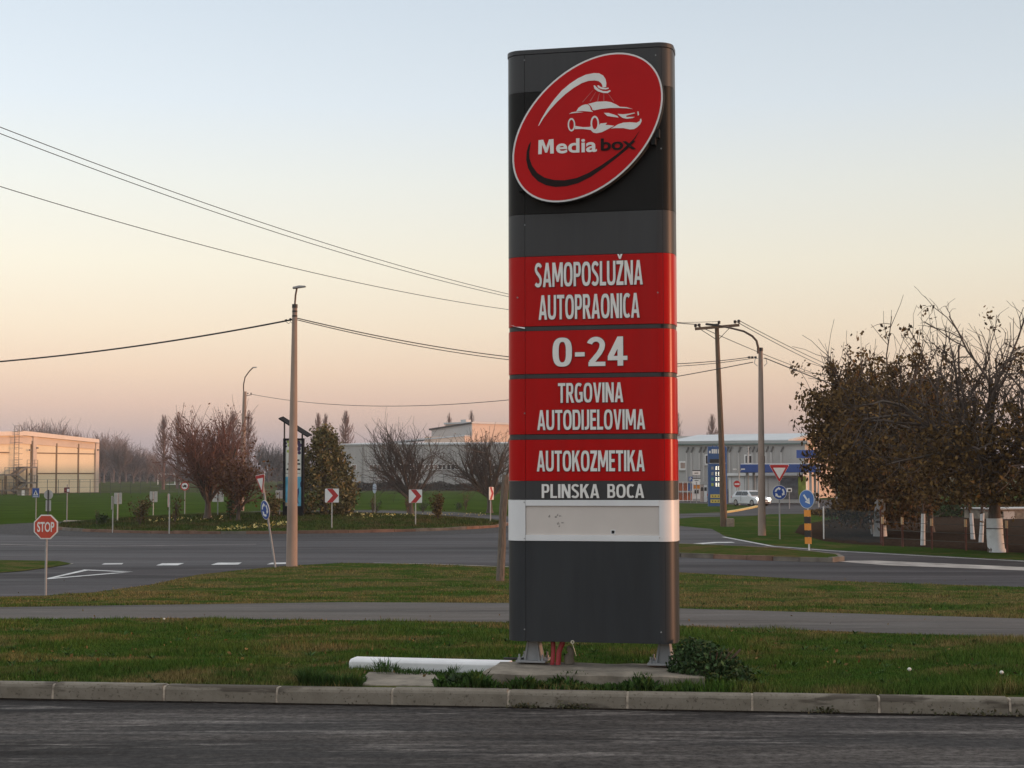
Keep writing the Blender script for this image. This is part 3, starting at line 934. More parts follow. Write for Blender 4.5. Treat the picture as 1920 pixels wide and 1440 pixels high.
for a, b in (((735, 437), (655, 528)), ((755, 452), (712, 522)), ((782, 460), (768, 520)), ((815, 462), (815, 520)), ((845, 462), (888, 522))):
    trace([(a[0] - 1, a[1]), (a[0] + 1, a[1]), (b[0] + 3.5, b[1]), (b[0] - 3.5, b[1])], m_pink, 'spray_mark', YF)
trace([(698, 541), (760, 525), (830, 522), (870, 529), (905, 545), (935, 563), (985, 566), (1032, 580), (985, 574), (930, 572), (860, 572), (800, 578), (745, 589), (730, 586), (725, 570), (715, 555)], m_let, 'car_roof_mark', YF)
trace([(608, 597), (625, 570), (650, 553), (675, 545), (695, 545), (710, 560), (718, 585), (735, 601), (700, 598), (650, 594)], m_let, 'car_window_mark', YF)
trace([(553, 617), (575, 604), (605, 599), (662, 603), (605, 608), (575, 612)], m_let, 'car_boot_mark', YF)
trace([(600, 706), (660, 716), (706, 714), (722, 706), (738, 742), (752, 746), (766, 738), (778, 700), (790, 688), (838, 683), (826, 700), (850, 700), (892, 706), (832, 737), (800, 753), (760, 761), (735, 756), (715, 736), (655, 729), (598, 730)], m_let, 'car_sill_mark', YF)
def zring(cx, cy, rxo, ryo, rxi, ryi, name):
    mb = MB(); n = 24
    for k in range(n):
        q = []
        for rx, ry, kk in ((rxi, ryi, k), (rxo, ryo, k), (rxo, ryo, k + 1), (rxi, ryi, k + 1)):
            t = 2 * math.pi * kk / n
            u, z = zoom1((cx + rx * math.cos(t), cy + ry * math.sin(t)))
            q.append((u, z - PADZ))
        mb.prism(q, YF - .0042, YF - .0005)
    mb.build(name, m_let, logo)
zring(572, 697, 28, 50, 18, 38, 'car_wheel_mark')
zring(747, 688, 32, 58, 20, 44, 'car_wheel_mark')
trace([(816, 609), (850, 609), (890, 621), (916, 632), (926, 644), (885, 639), (840, 632)], m_let, 'car_light_mark', YF)
trace([(918, 616), (960, 620), (1000, 615), (1045, 607), (1049, 612), (1000, 625), (982, 630), (985, 640), (1047, 639), (1030, 648), (985, 653), (955, 646), (935, 632)], m_let, 'car_grille_mark', YF)
trace([(1066, 599), (1075, 599), (1079, 625), (1069, 629)], m_let, 'car_grille_mark', YF)
trace([(1095, 652), (1098, 670), (1086, 696), (1065, 716), (1040, 731), (1010, 733), (960, 723), (900, 723), (868, 726), (890, 714), (920, 695), (960, 682), (1010, 679), (1060, 683), (1084, 671), (1087, 655)], m_let, 'car_bumper_mark', YF)
trace([(268, 820), (250, 850), (235, 900), (232, 960), (245, 1020), (275, 1075), (320, 1120), (380, 1150), (450, 1163), (530, 1158), (620, 1135), (720, 1085), (820, 1015), (910, 945), (990, 880), (1050, 800), (1085, 740),
       (1040, 802), (985, 858), (900, 928), (800, 998), (700, 1058), (610, 1096), (520, 1113), (440, 1111), (370, 1093), (315, 1058), (275, 1003), (257, 950), (255, 900), (262, 860)], m_logodark, 'swoosh_mark', YF)
trace([(322, 918), (325, 812), (360, 809), (382, 868), (403, 807), (437, 804), (439, 912), (412, 913), (410, 842), (390, 905), (374, 906), (351, 846), (348, 917)], m_let, 'emblem_lettering', YF)
for s, x0, x1, yt, yb, m, nm, bd in (('edia', 456, 762, 800, 906, m_let, 'emblem_lettering', .022), ('box', 792, 1055, 795, 887, m_logodark, 'emblem_lettering', .024)):
    a, z_b = zoom1((x0, yb)); b, z_t = zoom1((x1, yt))
    zc = zoom1(((x0 + x1) / 2, yb))[1] - PADZ
    zt_ = zoom1(((x0 + x1) / 2, yt))[1] - PADZ
    mb = text_mb(s, b - a, zt_ - zc, .004, bd)
    for i, v in enumerate(mb.v):
        mb.v[i] = (v[0] + (a + b) / 2, v[1] + YF - (.0035 if s == 'box' else 0), v[2] + zc)
    mb.build(nm, m, logo)
# feet: gusseted steel brackets on base plates with bolts
def foot(px, lean):
    u = U(px, 1225)
    ft = MB()
    zb_ = Zp(1205)
    ft.prism([(u - .075, .02), (u + .085, .02), (u + .05, zb_ + .03), (u - .035, zb_ + .03)], .15, .162)
    ft.prism([(u - .075, .02), (u + .085, .02), (u + .05, zb_ + .03), (u - .035, zb_ + .03)], .31, .322)
    for xo in (-.05, .055):
        ft.add([(u + xo * 1.3, .12, .02), (u + xo * 1.3, .36, .02), (u + xo * .65, .33, zb_ + .03), (u + xo * .65, .15, zb_ + .03),
                (u + xo * 1.3 + .012, .12, .02), (u + xo * 1.3 + .012, .36, .02), (u + xo * .65 + .012, .33, zb_ + .03), (u + xo * .65 + .012, .15, zb_ + .03)],
               [(0, 1, 2, 3), (7, 6, 5, 4), (0, 4, 5, 1), (1, 5, 6, 2), (2, 6, 7, 3), (3, 7, 4, 0)])
    f = ft.build('foot_bracket', m_galv, pyl)
    MB().box((u - .14, .09, .0), (u + .14, .39, .02)).build('base_plate', m_galv, f, bevel=.003)
    for bx in (-.11, .11):
        for by in (.12, .36):
            mb = MB().tube([(u + bx, by, .018), (u + bx, by, .075)], .009, 6)
            mb.tube([(u + bx, by, .02), (u + bx, by, .042)], .017, 6)
            mb.build('anchor_bolt', m_galv, f)
    return f
f1 = foot(990, 0); f2 = foot(1239, 0)
u = U(944, 1232)
MB().tube([(u - .03, .12, .03), (u + .2, .18, .028)], .011, 8).build('loose_rod', m_dark, f1)
# conduits
for px0, px1, r in ((1028, 1029, .021), (1049, 1040, .025)):
    a, b = U(px0, 1206), U(px1, 1236)
    MB().tube([(a, .16, Zp(1195)), (a + (.012 if px0 < 1040 else -.005), .16, Zp(1212)), (b + .01, .155, Zp(1226)), (b, .15, -.02)], r, 12).build('conduit', m_pipe, pyl, smooth=True)
a = U(1060, 1225)
MB().tube([(a, .2, -.01), (a - .004, .2, .05), (a + .02, .19, .09), (a + .005, .2, .12), (a - .01, .2, .15)], [.05, .045, .03, .035, .015], 9).build('sealing_foam', m_conc2, pyl, smooth=True)
a, z = PL.px(1073, 1204); z -= PADZ
mb = MB()
for k in range(12):
    t0, t1 = 2 * math.pi * k / 12, 2 * math.pi * (k + 1) / 12
    mb.tube([(a + .013 * math.cos(t0), -.008, z + .013 * math.sin(t0)), (a + .013 * math.cos(t1), -.008, z + .013 * math.sin(t1))], .006, 5)
mb.tube([(a, -.008, z - .016), (a + .016, -.004, z - .07), (a + .03, .02, z - .13)], .003, 5)
mb.build('cable_ring', mat('ring_brass', (.42, .38, .30), .5), pyl)

# concrete footing, rough slab
rgs = random.Random(11)
pad_d = Vector((math.cos(R(9)), -math.sin(R(9)), 0)); pad_n = Vector((pad_d.y, -pad_d.x, 0))
padA = G(893, 1257, 0, lambda x, y: PADZ)
mb = MB(); nx, ny = 26, 9; LX, LY = 2.02, .92
for j in range(ny + 1):
    for i in range(nx + 1):
        e = (.012 if i in (0, nx) or j in (0, ny) else 0)
        x = LX * i / nx + (.09 * (j / ny) if i == 0 else 0); y = LY * j / ny
        p = padA + pad_d * x - pad_n * y
        w = .02 * mnoise.noise(Vector((x * 5, y * 5, 1.3)))
        if j == 0: p = p + pad_n * (.02 * mnoise.noise(Vector((x * 9, 3, 0))) + .012 * mnoise.noise(Vector((x * 31, 3, 0))))
        mb.v.append((p.x, p.y, PADZ - .018 + w * .5 - e))
W_ = nx + 1
for j in range(ny):
    for i in range(nx):
        mb.f.append((j * W_ + i, j * W_ + i + 1, (j + 1) * W_ + i + 1, (j + 1) * W_ + i))
edge = [i for i in range(W_)] + [j * W_ + nx for j in range(1, ny + 1)] + [ny * W_ + i for i in range(nx - 1, -1, -1)] + [j * W_ for j in range(ny - 1, 0, -1)]
o = len(mb.v)
for k in edge:
    v = mb.v[k]; mb.v.append((v[0], v[1], .05))
for k in range(len(edge)):
    k2 = (k + 1) % len(edge)
    mb.f.append((edge[k], o + k, o + k2, edge[k2]))
tag(mb.build('concrete_footing', m_conc2), 'rough raised concrete footing slab under the tall sign', 'slab')
# white concrete beam lying left of the footing
bA, bB = G(652, 1257), G(952, 1263)
mb = MB()
d = (bB - bA).normalized(); nrm = Vector((-d.y, d.x, 0))
prof = [(0, -.03), (.0, .070), (.02, .090), (.05, .100), (.17, .100), (.20, .085), (.20, -.03)]
n = len(prof); L = (bB - bA).length
for t, s in ((0, .85), (.035, 1), (L, 1)):
    for y, z in prof:
        p = bA + d * t + nrm * (y + (.02 if t == 0 else 0)); mb.v.append((p.x, p.y, .13 + z * s))
for i in range(2):
    for k in range(n):
        mb.f.append((i * n + k, i * n + (k + 1) % n, (i + 1) * n + (k + 1) % n, (i + 1) * n + k))
mb.f += [tuple(range(n)), tuple(reversed(range(2 * n, 3 * n)))]
tag(mb.build('concrete_beam', m_whitep, bevel=.008), 'white painted concrete beam lying in the grass left of the footing', 'beam')
q = [G(668, 1284.5), G(832, 1287.5), G(812, 1263), G(690, 1262.5)]
mb = MB().prismz([(p.x, p.y) for p in q], .06, .141)
tag(mb.build('concrete_slab', m_conc2, bevel=.01), 'small flat concrete slab between kerb and white beam', 'slab')
# ------------------------------------------------------------------ road signs
def sgn(name, label, base, yaw=0., lean=0., group=None, cat='road sign'):
    """post sign: local x right, z up, faces -y; yaw turns it, lean tips it sideways"""
    M = Matrix.Translation(base) @ Matrix.Rotation(lean, 4, 'Y') @ Matrix.Rotation(yaw, 4, 'Z')
    return empty(name, None, label, cat, group, M=M)
def post(e, h, r=.03, m=None):
    return MB().tube([(0, 0, -.15), (0, 0, h)], r, 10).build('post', m or m_galv, e, smooth=True)
def plate(e, poly, name='plate', y=-.05, th=.018, m=None):
    return MB().prism(poly, y, y + th).build(name, m or m_signback, e)
def layer(p, poly, m, name, lvl=1, y=-.05):
    return MB().prism(poly, y - .004 * lvl, y - .004 * (lvl - 1) - .0005).build(name, m, p)
def octa(r, cz=0):
    return [(r / math.cos(R(22.5)) * math.cos(R(22.5 + 45 * k)), cz + r / math.cos(R(22.5)) * math.sin(R(22.5 + 45 * k))) for k in range(8)]
def rect(w, h, cz, cx=0):
    return [(cx - w / 2, cz - h / 2), (cx + w / 2, cz - h / 2), (cx + w / 2, cz + h / 2), (cx - w / 2, cz + h / 2)]
def rrect(w, h, cz, r=.04, n=4, cx=0):
    pts = []
    for sx, sz, a0 in ((1, 1, 0), (-1, 1, 90), (-1, -1, 180), (1, -1, 270)):
        for k in range(n + 1):
            a = R(a0 + 90 * k / n)
            pts.append((cx + sx * (w / 2 - r) + r * math.cos(a), cz + sz * (h / 2 - r) + r * math.sin(a)))
    return pts
def tri(w, cz, r=.04, down=True):
    """rounded triangle, centred on its height"""
    h = w * .87; s = -1 if down else 1
    V = [(-w / 2, -s * h / 2), (w / 2, -s * h / 2), (0, s * h / 2)]
    pts = []
    for i in range(3):
        a, b, c = Vector(V[i - 1]), Vector(V[i]), Vector(V[(i + 1) % 3])
        d1, d2 = (a - b).normalized(), (c - b).normalized()
        for t in (0, .33, .67, 1):
            p = b + (d1 * (1 - t) + d2 * t) * r * 1.2
            pts.append((p.x, p.y + cz))
    return pts
def span(px, yb, yt, Y):                                       # metres between two pixel heights at a depth
    return at(px, yt, Y).z - at(px, yb, Y).z
def hz(base, px, py):
    return at(px, py, base.y).z - base.z
def wpx(base, w):
    return w * base.y / F

# stop sign
b = G(85, 1115); s = sgn('stop_sign', 'red octagonal stop sign on a thin grey post at left', b, R(-3))
c = hz(b, 85, 986); r = wpx(b, 22.8)
post(s, c + r * .8, .026)
p = plate(s, octa(r, c))
layer(p, octa(r * .99, c), m_signwhite, 'white_border')
layer(p, octa(r * .90, c), m_stopred, 'red_face', 2)
mb = text_mb('STOP', r * 1.42, r * .80, .002, .02)
mb.v = [(x, y - .0585, z + c - r * .40) for x, y, z in mb.v]
mb.build('lettering', m_signwhite, p)
# round sign seen from behind with a narrow panel under it
b = GI(90, 998); b = G(89, 1000); s = sgn('sign_from_behind', 'pale round sign back with narrow panel below, right above the stop sign', b, R(175))
c = hz(b, 88, 926); r = wpx(b, 8.8)
post(s, c + r * 1.05, .03, m_dark)
p = plate(s, circ(r, 24, 0, c))
layer(p, circ(r * .95, 24, 0, c), m_signwhite, 'face')
plate(s, rect(r * 1.15, r * 2.3, c - r * 2.3), 'lower_panel', -.05, .02)
# pedestrian crossing sign
b = G(67, 972); s = sgn('crossing_sign', 'blue square pedestrian crossing sign before the yellow hall', b, R(-14))
c = hz(b, 71, 922); w = wpx(b, 14)
post(s, c + w * .6, .03)
p = plate(s, rect(w * 1.05, w * 1.25, c)); layer(p, rect(w, w * 1.2, c), m_signblue, 'blue_face')
layer(p, [(-w * .36, c - w * .33), (w * .36, c - w * .33), (0, c + w * .38)], m_signwhite, 'white_triangle', 2)
layer(p, rect(w * .8, w * .07, c - w * .47), m_signwhite, 'white_bar', 2)
mb = MB().prism(circ(w * .05, 8, 0, c + w * .14), -.066, -.0625)
mb.prism([(-w * .06, c + w * .07), (w * .06, c + w * .07), (w * .13, c - w * .3), (w * .05, c - w * .3), (0, c - w * .12), (-w * .08, c - w * .3), (-w * .15, c - w * .3)], -.066, -.0625)
mb.build('walking_figure', m_black, p)
# small dark red and white sign
b = G(125, 980); s = sgn('small_sign', 'small dark red and white rectangular sign on a thin post', b, R(-12))
c = hz(b, 127, 917); w = wpx(b, 11.5)
post(s, c + w * .9, .03)
p = plate(s, rect(w, w * .85, c)); layer(p, rect(w * .98, w * .83, c), mat('sign_maroon', (.13, .02, .02), .5), 'maroon_face')
layer(p, rect(w * .42, w * .48, c - w * .05, w * .25), m_signwhite, 'white_patch', 2)
layer(p, rect(w * .3, w * .1, c - w * .05, -w * .25), m_pink, 'light_bar', 2)
# chevron boards
def chevron(px, yb, yc, size, yaw, label, board=True, back=False):
    b = GI(px, yb)
    s = sgn('chevron_sign', label, b, yaw, 0, 'chevron boards on the roundabout island')
    c = hz(b, px, yc); w = wpx(b, size)
    post(s, c + w * .45, .028, m_signback)
    p = plate(s, rrect(w, w, c, .03)); layer(p, rrect(w * .985, w * .985, c, .03), m_signwhite, 'white_face')
    k = w / 2
    layer(p, [(-k * .72, c + k * .97), (k * .10, c + k * .97), (k * .93, c), (k * .10, c - k * .97), (-k * .72, c - k * .97), (k * .12, c)], m_signred, 'red_chevron', 2)
    return s
chevron(622, 990, 928.5, 26, R(4), 'red chevron board in front of the olive conical tree')
chevron(779, 983, 930, 25, R(-6), 'red chevron board in front of the vase-shaped bare tree')
chevron(919.5, 978, 925, 24, R(70), 'narrow edge-on red chevron board just left of the tall sign')
chevron(211, 994, 941, 25, R(-80), 'edge-on chevron board left of the brown shrub, beside paired sign backs')
chevron(317, 999, 937, 25, R(-72), 'edge-on chevron board right of the brown leafy shrub')
# boards seen from behind (pairs on one post)
def backs(px, yb, yc, w_px, h_px, label, dark=True):
    b = GI(px, yb)
    s = sgn('sign_from_behind', label, b, R(172), 0, 'sign backs on the far side of the island')
    c = hz(b, px, yc); w, h = wpx(b, w_px), wpx(b, h_px)
    post(s, c + h * .5, .035, m_signback)
    p = plate(s, rrect(w, h, c, .03)); layer(p, rrect(w * .98, h * .98, c, .03), m_signwhite, 'face')
    MB().box((-w * .09, -.03, c - h * .52), (w * .09, -.004, c + h * .52)).build('mounting_rail', m_dark, s)
    return s
backs(220, 976, 933, 15, 21, 'grey sign back with dark rail, left of the brown shrub')
backs(287, 966, 930, 15, 20, 'grey sign back with dark rail, right above the brown shrub')
b = GI(408, 966); s = sgn('sign_from_behind', 'white square board on a thin post right of the red-brown bare tree', b, R(178), 0, 'sign backs on the far side of the island')
c = hz(b, 408, 930); w = wpx(b, 21)
post(s, c + w * .3, .03); p = plate(s, rrect(w, w * .92, c, .04), 'plate', -.05, .02, m_signwhite)
b = GI(524, 966); s = sgn('sign_from_behind', 'white square board on a thin post left of the poster totem', b, R(178), 0, 'sign backs on the far side of the island')
c = hz(b, 522, 926); w = wpx(b, 16)
post(s, c + w * .3, .03); p = plate(s, rrect(w, w * .95, c, .04), 'plate', -.05, .02, m_signwhite)
# no lorries
b = G(346, 972, 0); s = sgn('no_lorries_sign', 'round white red-ringed no lorries sign behind the island', b, R(-4))
c = hz(b, 347, 910); r = wpx(b, 8.4)
post(s, c + r * .9, .03)
p = plate(s, circ(r, 28, 0, c)); layer(p, circ(r * .99, 28, 0, c), m_signred, 'red_ring'); layer(p, circ(r * .72, 28, 0, c), m_signwhite, 'white_face', 2)
mb = MB().prism([(-r * .48, c - r * .22), (r * .36, c - r * .22), (r * .42, c + r * .22), (-r * .14, c + r * .30), (-r * .18, c + r * .05), (-r * .46, c - r * .02)], -.066, -.0625)
mb.prism(circ(r * .1, 10, -r * .3, c - r * .24), -.066, -.0625).prism(circ(r * .1, 10, r * .2, c - r * .24), -.066, -.0625)
mb.build('lorry_symbol', m_black, p)
# roundabout sign pair helper
def arrows(p, r, cz, m=None):
    mb = MB()
    for a0 in (100, 220, 340):
        pts = []
        n = 8
        for k in range(n + 1):
            a = R(a0 + 70 * k / n); pts.append((r * .68 * math.cos(a), cz + r * .68 * math.sin(a)))
        for k in range(n, -1, -1):
            a = R(a0 + 70 * k / n); pts.append((r * .46 * math.cos(a), cz + r * .46 * math.sin(a)))
        mb.prism(pts, -.0625, -.0585)
        a = R(a0); hd = [(r * .82, 4), (r * .32, 4), (r * .56, -32)]
        mb.prism([(q * math.cos(a + R(t)), cz + q * math.sin(a + R(t))) for q, t in hd], -.063, -.0585)
    mb.build('arrow_symbol', m_signwhite, p)
def yield_round(px_b, py_b, label, px_t, py_t, wt, px_c, py_c, dc, yaw, lean=0, r_post=.03):
    b = G(px_b, py_b); s = sgn('yield_sign', label, b, yaw, lean)
    ct = (at(px_t, py_t, b.y) - b).length; cc = (at(px_c, py_c, b.y) - b).length
    w, r = wpx(b, wt), wpx(b, dc / 2)
    post(s, ct + w * .35, r_post)
    p = plate(s, tri(w, ct), 'triangle_plate'); layer(p, tri(w * .985, ct), m_signwhite, 'white_edge'); layer(p, tri(w * .95, ct), m_signred, 'red_border', 2)
    layer(p, tri(w * .60, ct + w * .015, .015), m_signwhite, 'white_face', 3)
    p = plate(s, circ(r, 32, 0, cc), 'round_plate'); layer(p, circ(r * .99, 32, 0, cc), m_signwhite, 'white_edge'); layer(p, circ(r * .94, 32, 0, cc), m_signblue, 'blue_face', 2)
    arrows(p, r, cc)
    return s
yield_round(516, 1063, 'leaning give-way and roundabout sign beside the tall concrete lamp post', 489.5, 908, 44, 498.5, 955, 36.5, R(-56), R(-9))
yield_round(1462, 1012, 'give-way triangle over blue roundabout sign right of the concrete pole', 1463, 889, 39.5, 1463, 924.5, 27.5, R(3), 0)
# keep right sign on striped post
b = Vector((*GP([(1517, 1038)])[0], -.55)); s = sgn('keep_right_sign', 'blue keep-right disc on an orange and black striped post', b, R(-48), R(-1))
c = hz(b, 1515, 937); r = wpx(b, 17.5); 
post(s, c + r * .8, .03, m_signwhite)
p = plate(s, circ(r, 32, 0, c), 'round_plate'); layer(p, circ(r * .99, 32, 0, c), m_signwhite, 'white_edge'); layer(p, circ(r * .94, 32, 0, c), m_keepblue, 'blue_face', 2)
ar = MB(); 
def rotp(pts, a, cz): return [(x * math.cos(a) - z * math.sin(a), cz + x * math.sin(a) + z * math.cos(a)) for x, z in pts]
ar.prism(rotp([(-r * .10, r * .6), (r * .10, r * .6), (r * .10, -r * .25), (-r * .10, -r * .25)], R(38), c), -.063, -.0585)
ar.prism(rotp([(-r * .36, -r * .12), (0, -r * .68), (r * .36, -r * .12), (r * .22, -r * .06), (0, -r * .36), (-r * .22, -r * .06)], R(38), c), -.0635, -.0585)
ar.build('arrow_symbol', m_signwhite, p)
z0, z1 = hz(b, 1515, 1021), hz(b, 1515, 957)
for k in range(5):
    za, zb_ = z0 + (z1 - z0) * k / 5, z0 + (z1 - z0) * (k + 1) / 5
    MB().box((-.135, -.05, za + .003), (.135, -.032, zb_ - .003)).build('stripe', m_orange if k % 2 == 0 else m_black, s)
# round sign seen obliquely by the bare tree on the island
b = GI(703, 962); s = sgn('round_sign', 'small pale blue edge-on round sign left of the vase-shaped bare tree', b, R(-62))
c = hz(b, 704, 915); r = wpx(b, 9.5)
post(s, hz(b, 704, 884), .03)
p = plate(s, circ(r, 24, 0, c)); layer(p, circ(r * .98, 24, 0, c), mat('sign_pale_blue', (.35, .42, .52), .5), 'face')
# no entry
b = G(1382, 949); s = sgn('no_entry_sign', 'red no-entry disc with white bar at the petrol station', b, R(2))
c = hz(b, 1381, 908.5); r = wpx(b, 6.6)
post(s, c + r * .8, .04)
p = plate(s, circ(r, 28, 0, c)); layer(p, circ(r * .97, 28, 0, c), m_signred, 'red_face'); layer(p, rect(r * 1.4, r * .36, c), m_signwhite, 'white_bar', 2)
# parking sign and name boards
b = G(1295, 944); s = sgn('parking_sign', 'small blue square parking sign left of the petrol price totem', b, R(2))
c = hz(b, 1294, 899); w = wpx(b, 7.5)
post(s, c + w * .5, .04); p = plate(s, rect(w, w * 1.2, c)); layer(p, rect(w * .98, w * 1.18, c), m_signblue, 'blue_face')
mb = text_mb('P', w * .5, w * .8, .01, .03); mb.v = [(x, y - .056, z + c - w * .4) for x, y, z in mb.v]; mb.build('lettering', m_signwhite, p)
b = G(1306, 944); s = sgn('name_board', 'white name boards with black bars on a post behind the parking sign', b, R(6))
for yc, h_ in ((887, 8), (901, 6)):
    c = hz(b, 1304, yc); w = wpx(b, 15); h = wpx(b, h_)
    p = plate(s, rect(w, h, c), 'board', -.05, .03, m_signwhite)
    layer(p, rect(w * 1.03, h * .22, c + h * .5), m_black, 'bar'); layer(p, rect(w * .5, h * .2, c - h * .1), m_black, 'bar')
post(s, hz(b, 1304, 882), .05)
b = G(1480, 955); s = sgn('small_post_box', 'small white box on a thin post behind the blue roundabout sign', b, R(0))
c = hz(b, 1480, 920); w = wpx(b, 9)
post(s, c, .04); MB().box((-w * .5, -.15, c - w * .4), (w * .5, .15, c + w * .4)).build('box', m_signwhite, s, bevel=.02); MB().box((-w * .3, -.158, c - w * .25), (w * .3, -.15, c + w * .2)).build('screen', m_black, s)

# ------------------------------------------------------------------ poles
def tapered(e, h, r0, r1, m, name='pole', n=14, lean=0, segs=6, wob=0):
    pts = []; rr = []
    for k in range(segs + 1):
        t = k / segs
        pts.append((lean * t + wob * math.sin(t * 5), wob * math.cos(t * 4) - wob, h * t - (.3 if k == 0 else 0))); rr.append(r0 + (r1 - r0) * t)
    return MB().tube(pts, rr, n).build(name, m, e, smooth=True)
# tall concrete lamp post, left of the sign
P1 = G(546.5, 1061)
e = empty('lamp_post', P1, 'tall tapered concrete lamp post beside the leaning give-way sign', 'lamp post')
h1 = hz(P1, 552, 571); r0 = wpx(P1, 11.0); ln = at(553.5, 571, P1.y).x - P1.x
tapered(e, h1, r0, wpx(P1, 4.6), m_polec, 'pole', 16, ln)
top = Vector((ln, 0, h1))
MB().tube([top + Vector((0, 0, -.09)), top + Vector((0, 0, .02))], wpx(P1, 5.4), 14).build('collar', m_dark, e)
for dz_ in (-.22, -.36):
    MB().tube([top + Vector((-.0015, 0, dz_)), top + Vector((-.0015, 0, dz_ + .05))], wpx(P1, 5.1), 14).build('clamp_band', m_dark, e)
arm = MB().tube([top, top + Vector((.02, 0, .3)), top + Vector((.06, -.02, .50))], .028, 10).build('lamp_arm', m_armr, e, smooth=True)
a = top + Vector((.06, -.02, .51))
hd = MB().prism([(-.12, -.03), (.1, .0), (.26, .025), (.27, .06), (.08, .075), (-.12, .03)], -.07, .07)
hd.v = [tuple(Vector(v) + a) for v in hd.v]
hd = hd.build('lamp_head', m_lamp, e, bevel=.012)
for dx in (-.13, -.26):
    MB().tube([(ln + dx, 0, h1 - .40 + dx * .25), (ln + dx - .005, 0, h1 - .5), (ln + dx + .07, 0, h1 - .56), (ln + dx + .12, 0, h1 - .53)], .008, 5).build('cable_loop', m_wire, e)
    MB().tube([(ln + dx - .03, 0, h1 - .40 + dx * .25), (ln + dx + .03, 0, h1 - .385 + dx * .25)], .03, 8).build('insulator', m_dark, e)
# second lamp post behind the island
P2 = Vector((*GP([(452, 957)])[0], -1.0)); P2.z = zg(P2.y)
e = empty('lamp_post', P2, 'farther concrete lamp post with curved arm rising behind the red-brown trees', 'lamp post')
h2 = hz(P2, 455, 733)
tapered(e, h2, wpx(P2, 5.5), wpx(P2, 3.5), m_polec, 'pole', 12, wpx(P2, 5))
x0 = wpx(P2, 5)
q = [at(px, py, P2.y) - P2 for px, py in ((457, 735), (457, 720), (460, 706), (468, 695), (475, 688))]
MB().tube(q, .05, 8).build('lamp_arm', m_armr, e, smooth=True)
mb = MB().bar(q[-1] + Vector((-.05, 0, 0)), q[-1] + Vector((.30, 0, .01)), .16, .08); mb.build('lamp_head', m_lamp, e)
q = [at(px, py, P2.y) - P2 for px, py in ((457, 742), (472, 739))]
MB().bar(q[0], q[1], .05, .05).build('cable_bracket', m_dark, e)
for px in (465, 471):
    a = at(px, 738, P2.y) - P2
    MB().tube([a, a + Vector((0, 0, .12))], .05, 8).build('insulator', m_dark, e)
# wooden T pole right of the sign
P3 = G(1357, 988)
e = empty('utility_pole', P3, 'leaning wooden utility pole with a crossarm and insulators right of the sign', 'utility pole')
h3 = hz(P3, 1345, 608); ln3 = at(1345, 608, P3.y).x - P3.x
tapered(e, h3, wpx(P3, 6.6), wpx(P3, 3.9), m_polew, 'pole', 12, ln3, 8, .02)
ca, cb = [at(px, py, P3.y) - P3 for px, py in ((1303, 618), (1386, 611))]
off = Vector((0, -.16, 0))
MB().bar(ca + off, cb + off, .12, .14).build('crossarm', m_polew, e)
ce = (ca + cb) / 2
for sx, px, py in ((-1, 1315, 620), (1, 1368, 616)):
    a = at(px, py, P3.y) - P3 + off; bq = at(1345 + sx * 3, 637, P3.y) - P3 + Vector((0, -.12, 0))
    MB().bar(a, bq, .03, .03).build('brace', m_dark, e)
INS = []
for px, py in ((1304, 618), (1311, 617), (1348, 612), (1378, 611), (1385, 610)):
    a = at(px, py, P3.y) - P3 + off
    mb = MB().tube([a, a + Vector((0, 0, .12))], .02, 6).tube([a + Vector((0, 0, .10)), a + Vector((0, 0, .16)), a + Vector((0, 0, .22)), a + Vector((0, 0, .26))], [.075, .07, .085, .03], 10)
    mb.build('insulator', m_dark, e, smooth=True); INS.append(P3 + a + Vector((0, 0, .22)))
# concrete stump beside it
b = G(1368, 988); e2 = MB().prismz([(b.x - .2, b.y - .2), (b.x + .22, b.y - .18), (b.x + .2, b.y + .2), (b.x - .18, b.y + .2)], zg(b.y) - .1, zg(b.y) + .42)
tag(e2.build('concrete_stump', m_conc2, bevel=.03), 'short grey concrete stump at the foot of the wooden utility pole', 'stump')
# concrete pole with long curved arm
P4 = G(1428.5, 1005)
e = empty('lamp_post', P4, 'concrete pole with long curved lamp arm reaching left towards the crossarm', 'lamp post')
h4 = hz(P4, 1426.5, 655); ln4 = at(1426.5, 655, P4.y).x - P4.x
tapered(e, h4, wpx(P4, 7.6), wpx(P4, 4.0), m_polec, 'pole', 14, ln4)
q = [at(px, py, P4.y - .25) - P4 for px, py in ((1422, 664), (1422, 652), (1419, 640), (1411, 631), (1395, 622), (1375, 617), (1352, 612), (1326, 608))]
MB().tube(q, [.055, .055, .05, .05, .045, .04, .04, .04], 8).build('lamp_arm', m_armr, e, smooth=True)
mb = MB().bar(q[-1] + Vector((-.06, 0, -.01)), q[-1] + Vector((.5, 0, -.07)), .15, .09); mb.build('lamp_head', m_dark, e, bevel=.02)
tp = Vector((ln4, 0, h4))
MB().tube([tp + Vector((0, 0, -.1)), tp + Vector((0, 0, .05))], wpx(P4, 4.8), 12).build('cap', m_dark, e)
for px in (1405, 1411, 1417):
    a = at(px, 671, P4.y) - P4
    MB().tube([a + Vector((-.05, 0, 0)), a + Vector((.05, 0, .01))], .045, 8).build('insulator', m_dark, e)
for sx in (-1, 1):
    a = tp + Vector((sx * .12, 0, -.42))
    MB().tube([a, a + Vector((sx * .12, 0, -.02)), a + Vector((sx * .16, 0, -.22)), a + Vector((sx * .03, 0, -.35))], .014, 6).build('cable_loop', m_lamp, e)
